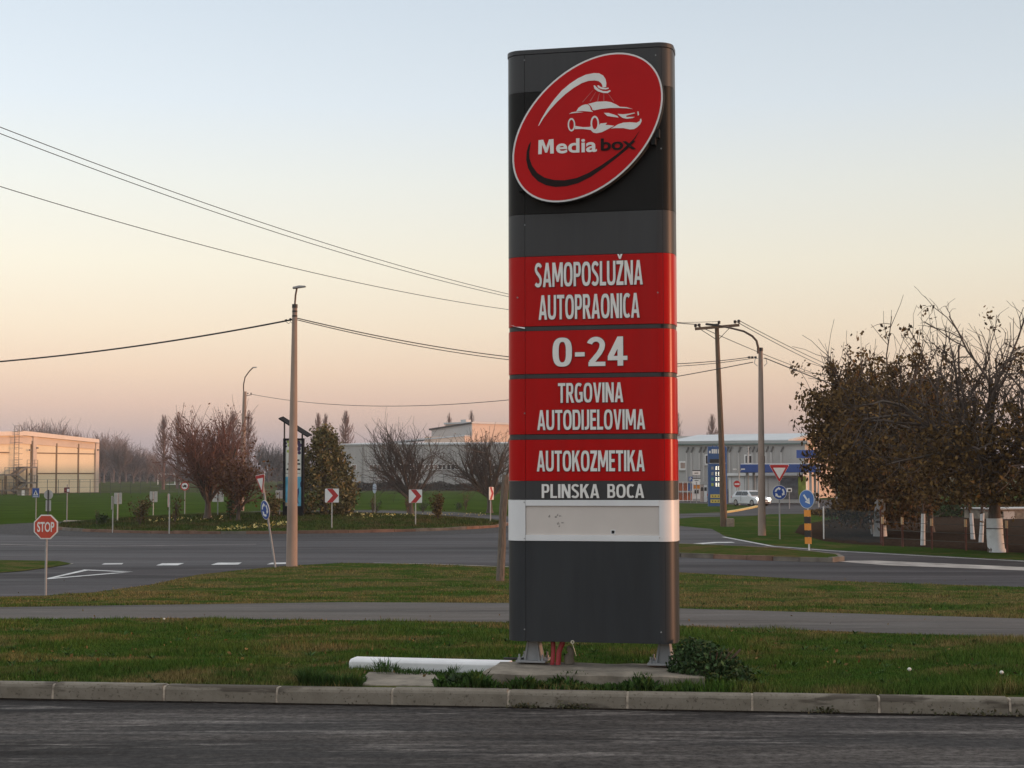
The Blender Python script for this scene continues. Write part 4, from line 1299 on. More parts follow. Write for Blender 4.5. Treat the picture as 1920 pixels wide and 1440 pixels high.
# leaning weathered wooden post just left of the sign
P5 = G(937, 1089)
e = empty('wooden_post', P5, 'weathered leaning wooden post standing in the grass left of the sign', 'post')
tpx = at(947, 890, P5.y - .0)
hh = tpx.z - P5.z
pts = [Vector(((tpx.x - P5.x) * t + .012 * math.sin(t * 7), .02 * math.sin(t * 5), hh * t - (.2 if t == 0 else 0))) for t in [k / 9 for k in range(10)]]
mb = MB().tube(pts, [wpx(P5, 8.2 - 2.4 * k / 9 + (.7 if k in (3, 6) else 0)) for k in range(10)], 9)
mb.build('post', m_postw, e)
mb = MB().tube([pts[5] + Vector((.05, -.05, 0)), pts[7] + Vector((.07, -.04, 0)), pts[9] + Vector((.06, -.02, -.05))], [.035, .045, .03], 6); mb.build('split_stave', m_postw, e)

# ------------------------------------------------------------------ wires
def wire(label, A, B, fit=None, sag=.5, r=.014, group='overhead cables', n=40):
    A, B = Vector(A), Vector(B)
    if fit:
        lo, hi = 0., 1.
        up = proj(B)[0] > proj(A)[0]
        for _ in range(50):
            t = (lo + hi) / 2
            x = proj(A.lerp(B, t))[0]
            if (x < fit[0]) == up: lo = t
            else: hi = t
        P = A.lerp(B, t)
        sag = (P.z - at(fit[0], fit[1], P.y).z) / (4 * t * (1 - t))
    pts = [A.lerp(B, k / n) - Vector((0, 0, sag * 4 * (k / n) * (1 - k / n))) for k in range(n + 1)]
    e = MB().tube(pts, r, 5).build('overhead_wire', m_wire, smooth=True)
    return tag(e, label, 'wire', group)
def wire2(label, pxA, YA, B, f1, f2, r=.014):
    """near end at a pixel column and depth, height and sag solved from two sighted points"""
    ax = (pxA - CX) / F * YA
    A = Vector((ax, YA, 0)); rows = []
    for fx, fy in (f1, f2):
        lo, hi = 0., 1.
        for _ in range(50):
            t = (lo + hi) / 2
            if (A.x + (B.x - A.x) * t) / (A.y + (B.y - A.y) * t) < (fx - CX) / F: lo = t
            else: hi = t
        z = at(fx, fy, A.y + (B.y - A.y) * t).z
        rows.append(((1 - t), -4 * t * (1 - t), z - B.z * t))
    M_ = np.array([[r_[0], r_[1]] for r_ in rows]); v = np.array([r_[2] for r_ in rows])
    zA, s = np.linalg.solve(M_, v)
    A.z = zA
    print('WIRE', label, round(zA, 2), round(s, 2))
    return wire(label, A, B, None, s, r)
wire2('upper wire of the pair crossing the sky at top left', -300, 36, INS[0], (0, 240), (950, 550.5), .012)
wire2('lower wire of the pair crossing the sky at top left', -300, 36.6, INS[1], (0, 252), (950, 555.5), .012)
wire2('single lower wire sloping across the left sky to the sign', -300, 37.5, INS[2], (0, 350), (950, 580), .012)
a1 = P1 + Vector((ln - .02, 0, h1 - .43))
a1r = P1 + Vector((ln + .08, 0, h1 - .40))
a4 = at(1405, 671, P4.y)
wire('thick black cable from the left edge to the near lamp post', at(-420, 690, 52), a1, (200, 655), r=.026)
wire('upper cable sagging from near lamp post towards the concrete pole', a1r, at(1411, 670, P4.y), (950, 668.5), r=.017)
wire('lower cable sagging from near lamp post towards the concrete pole', a1r + Vector((0, 0, -.05)), at(1417, 672, P4.y), (950, 674), r=.014)
wire('thin cable sagging from the far lamp post behind the sign', at(471, 738, P2.y), at(1412, 680, P4.y), (740, 761), r=.020)
wire('cable leaving the concrete pole to the right, behind the trees', at(1434, 672, P4.y), at(2100, 890, 62), (1540, 714), r=.022)
# next wooden pole of that line, hidden behind the leafy tree
P6 = Vector((at(1675, 736, 150).x, 150, zg(150)))
e = empty('utility_pole', P6, 'distant wooden utility pole behind the leafy tree where the crossarm wires end', 'utility pole')
h6 = hz(P6, 1675, 736)
tapered(e, h6, .17, .11, m_polew, 'pole', 10, 0, 5, .02)
MB().bar((-1.15, -.16, h6 - .25), (1.15, -.16, h6 - .25), .12, .14).build('crossarm', m_polew, e)
END6 = []
for x in (-1.05, 0., 1.05):
    MB().tube([(x, -.16, h6 - .2), (x, -.16, h6 - .02), (x, -.16, h6 + .04)], [.02, .075, .03], 8).build('insulator', m_dark, e)
    END6.append(P6 + Vector((x, -.16, h6)))
for i in range(3):
    wire(['upper', 'middle', 'lower'][i] + ' wire running from the crossarm down behind the leafy tree', INS[(4, 3, 0)[i]], END6[(2, 1, 0)[i]], None, .45, .020)
# ------------------------------------------------------------------ yellow hall on the left
m_hall = mat('hall_cream', (.84, .70, .50), .7, .05, .15, stretch=(1, 1, 1))
m_halltrim = mat('hall_trim', (.66, .53, .44), .7, .08, .3)
m_hallfas = mat('hall_fascia', (.78, .66, .58), .5, .04, .3)
m_mull = mat('hall_mullion', (.17, .11, .06), .6, .1, .5)
m_ygrey = mat('stair_grey', (.20, .18, .17), .6, .2, 2., metal=.3)
HB, HA = Vector((-72.7, 272, 0)), Vector((-82.9, 250, 0))
HP = Plane(HA, HB)
ZH = -1.0
hall = empty('sports_hall', None, 'cream panelled hall with pitched roof lit by low sun at left', 'building', M=HP.M() @ Matrix.Translation((0, 0, ZH)))
def hp(px, py):
    u, z = HP.px(px, py); return u, z - ZH
uR_, zR = hp(184, 822); uM, zM = hp(45, 806)
uLft = uM - (uR_ - uM); zL = zR + .2
MB().prism([(uLft, 0), (uR_ - .25, 0), (uR_ - .25, zR - .3), (uM, zM - .3), (uLft, zL - .3)], .3, 36.).build('body', m_hall, hall)
MB().prism([(uLft - .3, zL - .55), (uM, zM - .75), (uR_ + .05, zR - .62), (uR_ + .05, zR), (uM, zM), (uLft - .3, zL)], -.25, 36.5).build('roof', m_hallfas, hall)
# beam under the roof and pilasters
MB().prism([(uLft, zL - 2.0), (uM, zM - 2.1), (uR_ - .6, zR - 1.75), (uR_ - .6, zR - .75), (uM, zM - .9), (uLft, zL - .9)], .12, .32).build('roof_beam', m_halltrim, hall)
for px in (64.5, 182):
    u, _ = hp(px, 900)
    MB().box((u - .42, -.05, -.2), (u + .42, .28, (zM if px < 100 else zR) - .7)).build('pilaster', m_halltrim, hall)
zh1, zh2 = hp(120, 848.5)[1], hp(120, 886)[1]
bays = [hp(px, 900)[0] for px in (67, 106.5, 147.5, 178)]
rgp = random.Random(2)
for a, b in zip(bays[:-1], bays[1:]):
    for z0, z1 in ((.0, zh2), (zh2, zh1), (zh1, zM - 2.2)):
        top = min(z1, zM - 2.2 - (zM - zR) * (a - uM) / (uR_ - uM) * 1.0)
        MB().box((a + .18, .16 + rgp.uniform(-.01, .01), z0 + .10), (b - .18, .3, top - .08)).build('wall_panel', m_hall, hall)
for u in bays[1:3]:
    MB().box((u - .17, .10, 0), (u + .17, .3, zM - 1.9)).build('mullion', m_mull, hall)
for z in (zh1, zh2):
    MB().box((bays[0], .12, z - .09), (bays[3], .3, z + .09)).build('mullion', m_mull, hall)
ul = hp(0, 900)[0]
u60 = hp(60, 900)[0]
MB().box((u60 - .12, .1, 0), (u60 + .12, .3, zM - 1.6)).build('mullion', m_mull, hall)
MB().box((uLft + .5, .12, zh1 - .09), (hp(18, 900)[0], .3, zh1 + .09)).build('mullion', m_mull, hall)
# ladder with safety cage
la, lb = hp(22, 870), hp(32, 797)
for u in (la[0], lb[0]):
    MB().tube([(u, -.5, la[1] - 3), (u, -.5, lb[1])], .05, 6).build('ladder_rail', m_ygrey, hall)
k = 0
while la[1] - 3 + k * .42 < lb[1]:
    MB().box((la[0], -.53, la[1] - 3 + k * .42), (lb[0], -.47, la[1] - 2.95 + k * .42)).build('rung', m_ygrey, hall); k += 1
for k in range(8):
    z = la[1] + (lb[1] - la[1]) * k / 7
    MB().box((la[0] - .05, -1.25, z), (lb[0] + .05, -1.2, z + .06)).build('cage_hoop', m_ygrey, hall)
    for u in (la[0], lb[0]): MB().box((u - .03, -1.25, z), (u + .03, -.5, z + .06)).build('cage_hoop', m_ygrey, hall)
# stair landings
for px0, px1, py in ((28, 48, 873), (28, 48, 902), (-14, 10, 887), (-14, 10, 916)):
    a, b = hp(px0, py), hp(px1, py)
    MB().box((a[0], -2.6, a[1] - .25), (b[0], -.2, a[1])).build('landing', m_ygrey, hall)
    for u in (a[0] + .05, b[0] - .1):
        for y in (-2.55, -.3):
            MB().box((u, y, 0), (u + .14, y + .14, a[1] - .25)).build('stair_post', m_mull, hall)
    for dz_ in (.5, 1.05):
        MB().box((a[0], -2.6, a[1] + dz_), (b[0], -2.54, a[1] + dz_ + .06)).build('guard_rail', m_ygrey, hall)
    for j in range(4):
        u = a[0] + (b[0] - a[0]) * j / 3
        MB().box((u - .03, -2.6, a[1]), (u + .03, -2.54, a[1] + 1.1)).build('guard_post', m_ygrey, hall)
for (pa, ya), (pb, yb) in (((10, 887), (28, 874)), ((10, 887), (28, 902)), ((10, 916), (28, 903)), ((10, 916), (24, 925))):
    a, b = hp(pa, ya), hp(pb, yb)
    for y in (-2.5, -1.2):
        MB().bar((a[0], y, a[1] - .1), (b[0], y, b[1] - .1), .08, .32).build('stringer', m_ygrey, hall)
    for j in range(7):
        t = (j + .5) / 7; u = a[0] + (b[0] - a[0]) * t; z = a[1] + (b[1] - a[1]) * t
        MB().box((u - .16, -2.5, z - .03), (u + .16, -1.2, z + .02)).build('stair_tread', m_ygrey, hall)
for px, py in ((55, 842), (55, 887), (69, 838), (183, 842)):
    u, z = hp(px, py); MB().box((u - .15, -.3, z - .12), (u + .15, .0, z + .12)).build('wall_lamp', m_ygrey, hall)
# roof antenna bar at the left edge
a = hp(4, 800)
MB().box((a[0] - 2.5, 1, a[1] - .15), (a[0] + .6, 1.6, a[1] + .15)).build('roof_unit', m_dark, hall)

# ------------------------------------------------------------------ helper for plain sheds
m_shed = mat('shed_grey', (.40, .385, .375), .65, .06, .3, stretch=(1, 1, .05))
m_shedroof = mat('shed_roof_white', (.46, .47, .48), .5, .06, .2)
m_glass = mat('window_dark', (.02, .02, .024), .15, .3, 1.)
m_skyglass = mat('window_sky_tint', (.30, .22, .19), .2, .3, 1.)  # sky reflection painted into the pane colour
m_pipeg = mat('downpipe_grey', (.36, .35, .34), .6, .1, 2.)
m_pink2 = mat('wall_apricot', (.62, .46, .36), .7, .06, .3)
def shed(name, label, A, B, px_top, depth, zg_, m_wall, roof_h=.8, roof_m=None):
    P = Plane(A, B); z = P.px(*px_top)[1] - zg_
    e = empty(name, None, label, 'building', M=P.M() @ Matrix.Translation((0, 0, zg_)))
    MB().box((0, 0, -.3), (P.L, depth, z)).build('wall', m_wall, e)
    r = MB().add([(-.25, -.25, z), (P.L + .25, -.25, z), (P.L + .25, depth + .2, z), (-.25, depth + .2, z),
                  (-.25, -.25, z + .3), (P.L + .25, -.25, z + .3), (P.L + .25, depth / 2, z + .3 + roof_h), (-.25, depth / 2, z + .3 + roof_h), (P.L + .25, depth + .2, z + .3), (-.25, depth + .2, z + .3)],
                 [(0, 1, 2, 3), (0, 1, 5, 4), (4, 5, 6, 7), (7, 6, 8, 9), (2, 3, 9, 8), (1, 2, 8, 6, 5), (0, 4, 7, 9, 3)])
    r = r.build('roof', roof_m or m_shedroof, e)
    def q(px, py): u, zz = P.px(px, py); return u, zz - zg_
    return e, q, z, P
def window(e, q, px0, px1, y0, y1, m=None, fr=.12, two=1):
    a, b = q(px0, y1), q(px1, y0)
    w = MB().box((a[0] - fr, -.06, a[1] - fr), (b[0] + fr, .0, b[1] + fr)).build('window', m_signwhite, e)
    for k in range(two):
        x0 = a[0] + (b[0] - a[0]) * k / two + (.05 if k else 0); x1 = a[0] + (b[0] - a[0]) * (k + 1) / two - (.05 if k < two - 1 else 0)
        MB().box((x0, -.075, a[1]), (x1, -.061, b[1])).build('pane', m or m_glass, w)
    MB().box((a[0] - fr * 1.6, -.16, a[1] - fr * 1.8), (b[0] + fr * 1.6, -.0, a[1] - fr * 1.02)).build('sill', m_pipeg, w)
zw = zg(300)
A_, B_ = at(640, 900, 303), at(1010, 900, 297)
A_.z = B_.z = 0
e, q, z, P = shed('warehouse', 'long low grey warehouse with pale roof behind the bare trees', A_, B_, (640, 834.5), 40, zw, m_shed, .6)
rgw = random.Random(4)
px = 643
while px < 1000:
    a = q(px, 880)[0]
    MB().box((a - .03, -.03, -.2), (a + .03, .0, z - .02)).build('cladding_rib', m_pipeg, e); px += 12.5
for px in (679, 745, 836, 900):
    a = q(px, 880)[0]
    mb = MB().tube([(a, -.25, -.2), (a, -.25, z - .6), (a, -.05, z - .15)], .13, 8); mb.build('downpipe', m_pipeg, e)
px = 692
while px < 950:
    if not (736 < px < 748 or 862 < px < 866):
        window(e, q, px + .8, px + 6.4, 871.2, 879.5, m_skyglass if rgw.random() < .45 else m_glass, .09)
    px += 8.1
window(e, q, 659.5, 668, 871.2, 879.5, m_skyglass, .09)
# taller block behind it
zt_ = zg(345)
A_, B_ = at(885, 900, 335), at(1015, 900, 352); A_.z = B_.z = 0
P = Plane(A_, B_); zt2 = P.px(890, 794)[1] - zt_
e = empty('tall_block', None, 'taller building part with sunlit apricot wall behind the warehouse', 'building', M=P.M() @ Matrix.Translation((0, 0, zt_)))
MB().box((0, 0, -.3), (P.L, 8, zt2)).build('wall', m_pink2, e)
MB().box((-.3, -.3, zt2), (P.L + .3, 8.3, zt2 + .35)).build('roof', m_shedroof, e)
MB().box((.2, 2, zt2 + .3), (1.8, 3.6, zt2 + .9)).build('roof_unit', m_shedroof, e)
A2, B2 = at(809, 900, 336.5), at(884.6, 900, 334.6); A2.z = B2.z = 0
P = Plane(A2, B2)
e = empty('grey_annex', None, 'grey monopitch annex with dark roof edge left of the apricot wall', 'building', M=P.M() @ Matrix.Translation((0, 0, zt_)))
z1, z2 = P.px(809, 806)[1] - zt_, P.px(884, 794.5)[1] - zt_
MB().prism([(0, -.3), (P.L, -.3), (P.L, z2), (0, z1)], 0, 22).build('wall', m_shed, e)
MB().prism([(-.5, z1 - .05), (P.L, z2), (P.L, z2 + .35), (-.5, z1 + .3)], -.4, 22.4).build('roof', m_dark, e)
a = P.px(884, 814)[1] - zt_
MB().box((.1, -6, -.3), (P.L - .1, -.05, a - .6)).build('lean_to', m_pink2, e)
mb = MB().prism([(-8, a - 1.9), (P.L - .05, a - .55), (P.L - .05, a - .3), (-8, a - 1.6)], -6.2, -.05); mb.build('lean_to_roof', m_shedroof, e)

# ------------------------------------------------------------------ petrol station
ZS = -1.0
A_, B_ = at(1262, 900, 176), at(1510, 900, 173); A_.z = B_.z = 0
e, q, z, P = shed('precast_shed', 'grey precast shed with vertical ribs behind the petrol totem', A_, B_, (1300, 833), 30, ZS, mat('precast_grey', (.37, .36, .35), .75, .1, .6, stretch=(1, 1, .15), dirt=.2), .12, mat('shed_roof_grey', (.30, .31, .31), .7, .08, .3))
MB().box((-.2, -.3, z - .12), (P.L + .2, -.25, z + .02)).build('gutter', mat('gutter_green', (.10, .15, .14), .5), e)
for zx in (175, 232, 330, 380, 452, 600, 650, 690, 800, 910, 965, 1018, 1130, 1190, 1310):
    a = q(1260 + zx / 6.4, 880)[0]
    MB().box((a - .10, -.14, -.3), (a + .10, .0, z - .9)).build('rib', m_shed, e)
    mb = MB().bar((a, -.08, z - 1.0), (a + .28, -.16, z - .35), .15, .15); mb.build('rib_hook', mat('rib_dark', (.09, .088, .085), .7), e)
for a_, b_, y0, y1, mm, tw in ((1276, 1284.5, 868, 879, m_skyglass, 1), (1323.5, 1331, 855, 870, m_glass, 1), (1398, 1410, 855.5, 869, m_glass, 2), (1430, 1436, 855.5, 869, m_glass, 1)):
    window(e, q, a_, b_, y0, y1, mm, .14, tw)
# sunlit house behind the leafy tree
A_, B_ = at(1475, 900, 184), at(1570, 900, 200); A_.z = B_.z = 0
P = Plane(A_, B_); zz = P.px(1476, 828)[1] - ZS; zr = P.px(1530, 818)[1] - ZS
e = empty('apricot_house', None, 'sunlit apricot building partly hidden by the leafy tree', 'building', M=P.M() @ Matrix.Translation((0, 0, ZS)))
MB().prism([(0, -.3), (P.L, -.3), (P.L, zz), (P.L * .5, zr), (0, zz)], 0, 15).build('wall', m_pink2, e)
MB().prism([(-.4, zz - .1), (P.L * .5, zr), (P.L + .4, zz - .1), (P.L + .4, zz + .15), (P.L * .5, zr + .3), (-.4, zz + .15)], -.4, 15.4).build('roof', m_shedroof, e)
# unseen shed added behind the ribbed one to shade the lower hall wall
e = empty('hall_shade_shed', Vector((23, 236, ZS)), 'unseen tall grey shed added behind the ribbed shed to shade the hall', 'building')
MB().box((0, 0, -.3), (18, 52, 8.4)).build('wall', m_shed, e); MB().box((-.3, -.3, 8.4), (18.3, 52.3, 8.8)).build('roof', m_shedroof, e)
# white kiosk
m_kiosk = mat('kiosk_white', (.66, .66, .65), .6, .06, .5)
A_, B_ = at(1366, 900, 163), at(1503, 900, 161); A_.z = B_.z = 0
P = Plane(A_, B_); zk = P.px(1400, 893)[1] - ZS
e = empty('kiosk', None, 'white flat-roofed petrol station shop under the blue canopy', 'building', M=P.M() @ Matrix.Translation((0, 0, ZS)))
MB().box((0, 0, -.2), (P.L, 8, zk)).build('wall', m_kiosk, e)
MB().box((-.2, -.35, zk), (P.L + .2, 8.2, zk + .28)).build('roof_edge', m_signwhite, e)
def kq(px, py): u, zz = P.px(px, py); return u, zz - ZS
for px in (1372, 1396, 1418, 1440):
    a = kq(px, 900)[0]; MB().box((a - .03, -.03, 0), (a + .03, 0, zk - .1)).build('panel_joint', m_pipeg, e)
a, b = kq(1463, 937), kq(1496, 897); MB().box((a[0], -.06, a[1]), (b[0], -.0, b[1])).build('shop_window', mat('shop_glass', (.10, .13, .16), .15, .3, 2.), e)
a, b = kq(1497, 937), kq(1511, 894); MB().box((a[0], -.1, a[1]), (b[0], -.0, b[1])).build('green_panel', mat('panel_lime', (.34, .42, .05), .5, .3, 1.), e)
# blue canopy on posts
m_blue = mat('station_blue', (.012, .055, .24), .4, .08, .6)
A_, B_ = at(1388, 900, 154), at(1530, 900, 152); A_.z = B_.z = 0
P = Plane(A_, B_); z0, z1 = P.px(1400, 887)[1] - ZS, P.px(1400, 871.5)[1] - ZS
e = empty('canopy', None, 'blue petrol station canopy on posts behind the give-way sign', 'canopy', M=P.M() @ Matrix.Translation((0, 0, ZS)))
MB().box((0, 0, z0), (P.L, 7, z1)).build('fascia', m_blue, e, bevel=.05)
MB().box((.05, .05, z1), (P.L - .05, 6.9, z1 + .08)).build('top_trim', m_signwhite, e)
for x in (.6, P.L - .6):
    for y in (.8, 6.2): MB().box((x - .12, y - .12, -.1), (x + .12, y + .12, z0)).build('post', m_pipeg, e)
A_, B_ = at(1494, 900, 170), at(1580, 900, 168.5); A_.z = B_.z = 0
P = Plane(A_, B_); z0, z1 = P.px(1500, 860)[1] - ZS, P.px(1500, 845)[1] - ZS
e = empty('blue_board', None, 'second higher blue board behind the leafy tree', 'sign', M=P.M() @ Matrix.Translation((0, 0, ZS)))
MB().box((0, 0, z0), (P.L, .5, z1)).build('board', m_blue, e)
for x in (.7, P.L - .7): MB().box((x - .1, .1, -.1), (x + .1, .3, z0)).build('post', m_pipeg, e)
# price totem
b = G(1345.5, 950); b.z = ZS
e = empty('price_totem', b, 'blue petrol price totem partly behind the wooden utility pole', 'sign')
def tq(px, py): v = at(px, py, b.y); return v.x - b.x, v.z - ZS
m_tot = mat('totem_blue', (.018, .075, .22), .4, .06, 1.)
m_led = mat('price_led', (.95, .93, .85), .5, .02, 1., emis=.7)
x0, x1 = tq(1328, 900)[0], tq(1362, 900)[0]
MB().box((x0, 0, -.1), (x1, .5, tq(1345, 870)[1])).build('body', m_tot, e, bevel=.03)
MB().box((x0, 0, tq(1345, 869)[1] + .02), (x1, .5, tq(1345, 838)[1])).build('head_panel', m_tot, e, bevel=.03)
MB().box((x1 + .0, .05, .2), (x1 + .07, .45, tq(1345, 840)[1])).build('edge_trim', m_keepblue, e)
mb = MB()
for pxa, pxb, ya, yb in ((1329.5, 1332.5, 846, 850.5), (1334.5, 1337.3, 843, 851), (1338, 1340.6, 843, 851), (1341.4, 1344.2, 843, 851), (1346, 1348.2, 843, 851), (1350, 1353, 843, 851), (1355, 1358, 843, 851)):
    a, c = tq(pxa, yb), tq(pxb, ya); mb.box((a[0], -.02, a[1]), (c[0], -.002, c[1]))
mb.build('letter_marks', m_signwhite, e)
a, c = tq(1331, 869), tq(1358, 861.5); MB().box((a[0], -.02, a[1]), (c[0], -.002, c[1])).build('dark_screen', m_black, e)
for i, py in enumerate((878.5, 889, 899, 909.5)):
    a, c = tq(1341, py + 4), tq(1359, py - 4); MB().box((a[0], -.02, a[1]), (c[0], -.002, c[1])).build('price_screen', m_black, e)
    mb = MB()
    for j, pxx in enumerate((1341.8, 1346.8, 1350.6, 1354.6)):
        a, c = tq(pxx, py + 3.2), tq(pxx + 2.6, py - 3.2)
        w_ = (c[0] - a[0]); h_ = c[1] - a[1]
        for seg in ((0, 0, .3, 1), (.7, 0, 1, 1), (0, 0, 1, .14), (0, .43, 1, .57), (0, .86, 1, 1)):
            if (i + j) % 3 == 1 and seg[0] == .7: continue
            mb.box((a[0] + w_ * seg[0], -.032, a[1] + h_ * seg[1]), (a[0] + w_ * seg[2], -.021, a[1] + h_ * seg[3]))
    mb.build('price_digits', m_led, e)
    a, c = tq(1333.5, py + 2.8), tq(1338, py - 2.8)
    MB().box((a[0], -.02, a[1]), (c[0], -.002, c[1])).build('fuel_tag', (m_galv, m_galv, mat('tag_teal', (.08, .25, .22), .5), mat('tag_green', (.28, .34, .08), .5))[i], e)
for py in (931, 940.5):
    a, c = tq(1332, py + 3.2), tq(1358, py - 3.2); y = MB().box((a[0], -.02, a[1]), (c[0], -.002, c[1])).build('yellow_board', mat('board_yellow', (.55, .42, .08), .5, .15, 3.), e)
    for px in (1336, 1341, 1347, 1352):
        a = tq(px, py); MB().prism(circ(.06, 10, a[0], a[1]), -.03, -.021).build('symbol', m_black, y)
for px in (1337, 1344, 1351, 1359):
    a = tq(px, 838); MB().tube([(a[0], .25, a[1]), (a[0], .25, a[1] + .1)], .06, 6).build('lifting_eye', m_tot, e)
# gas bottle cages and dispenser
m_gas = mat('gas_bottle_orange', (.45, .12, .045), .5, .2, 2.)
b = G(1283, 943); b.z = ZS; b.y += 8; b.x = at(1272, 943, b.y).x
e = empty('gas_bottle_cage', b, 'white cage full of orange gas bottles left of the price totem', 'cage')
w, h = 26 * b.y / F, 36 * b.y / F
for x in (0, w * .33, w * .66, w):
    for y in (0, .9): MB().box((x - .03, y - .03, 0), (x + .03, y + .03, h)).build('cage_bar', m_signwhite, e)
for z in (.08, h * .5, h):
    MB().box((-.05, -.05, z - .04), (w + .05, .95, z)).build('shelf', m_signwhite, e)
k = 0
for lv in (0, 1):
    for i in range(7):
        x = w * (i + .5) / 7; z = .1 + lv * h * .5
        mb = MB().tube([(x, .3, z), (x, .3, z + .06), (x, .3, z + h * .34), (x, .3, z + h * .40), (x, .3, z + h * .44)], [.10, .12, .12, .07, .04], 8)
        mb.build('gas_bottle', m_gas if not (lv == 1 and i > 4) else m_keepblue, e, smooth=True)
b2 = b.copy(); b2.x = at(1299, 943, b.y).x
e = empty('vending_booth', b2, 'white booth with orange band beside the gas bottle cage', 'booth')
w, h = 15 * b.y / F, 38 * b.y / F
MB().box((0, 0, 0), (w, 1, h * .12)).build('plinth', m_pipeg, e); MB().box((0, 0, h * .8), (w, 1, h)).build('hood', m_signwhite, e, bevel=.03)
MB().box((0, .2, h * .12), (w, 1, h * .8)).build('cabinet', m_signwhite, e); MB().box((.02, .1, h * .62), (w - .02, .2, h * .8)).build('orange_band', m_orange, e)
MB().box((w * .25, .12, h * .38), (w * .75, .2, h * .56)).build('hatch', m_black, e)
for x in (.04, w - .04): MB().box((x - .04, 0, h * .12), (x + .04, .08, h * .8)).build('post', m_signwhite, e)
for i, px in enumerate((1316.5, 1323)):
    bb = G(px, 944); bb.z = ZS; bb.y += 6; bb.x = at(px, 944, bb.y).x
    e = empty('fuel_pump', bb, ['pale slim fuel pump left of the price totem', 'white slim pump hard against the price totem edge'][i], 'fuel pump')
    MB().box((-.17, 0, 0), (.17, .4, 1.9)).build('body', m_signwhite if i else mat('pump_pale', (.42, .33, .29), .5), e, bevel=.03)
    MB().box((-.13, -.02, 1.2), (.13, 0, 1.6)).build('screen', m_black, e); MB().box((-.2, -.05, 1.9), (.2, .45, 2.2)).build('head', m_pipeg, e)
# lamp poles of the station
for px, pb, pt, lab in ((1386, 948, 884, 'thin grey station lamp post with side arm left of the blue canopy'), (1404, 942, 840, 'thin pale mast rising before the ribbed shed')):
    bb = G(px, pb); bb.z = ZS
    e = empty('lamp_post', bb, lab, 'lamp post')
    h = hz(bb, px, pt)
    MB().tube([(0, 0, -.1), (0, 0, h)], [.09, .06], 8).build('pole', m_pipeg, e)
    if px == 1386:
        for sx in (-1, 1):
            MB().tube([(0, 0, h - .1), (sx * .3, 0, h + .15), (sx * .45, 0, h + .18)], .03, 6).build('lamp_arm', m_pipeg, e)
            MB().box((sx * .4 - .18, -.12, h + .13), (sx * .4 + .18, .12, h + .23)).build('lamp_head', m_signwhite, e)
    else:
        MB().box((-.12, -.12, h), (.12, .12, h + .1)).build('cap', m_pipeg, e)
# sun glint among the leaves, given as a glowing globe on an added post
bb = at(1535, 950, 140); bb.z = ZS
e = empty('lamp_post', bb, 'added post whose glowing globe stands in for a sun glint in the leafy tree', 'lamp post')
h = at(1535, 813, 140).z - ZS
MB().tube([(0, 0, -.1), (0, 0, h - .2)], .07, 8).build('pole', m_pipeg, e)
mb = MB().tube([(0, 0, h - .22 + .44 * k / 8) for k in range(9)], [max(.02, .22 * math.sin(math.pi * k / 8)) for k in range(9)], 12); mb.build('globe', mat('glint_glow', (1., .75, .42), .4, .02, 1., emis=6.), e, smooth=True)

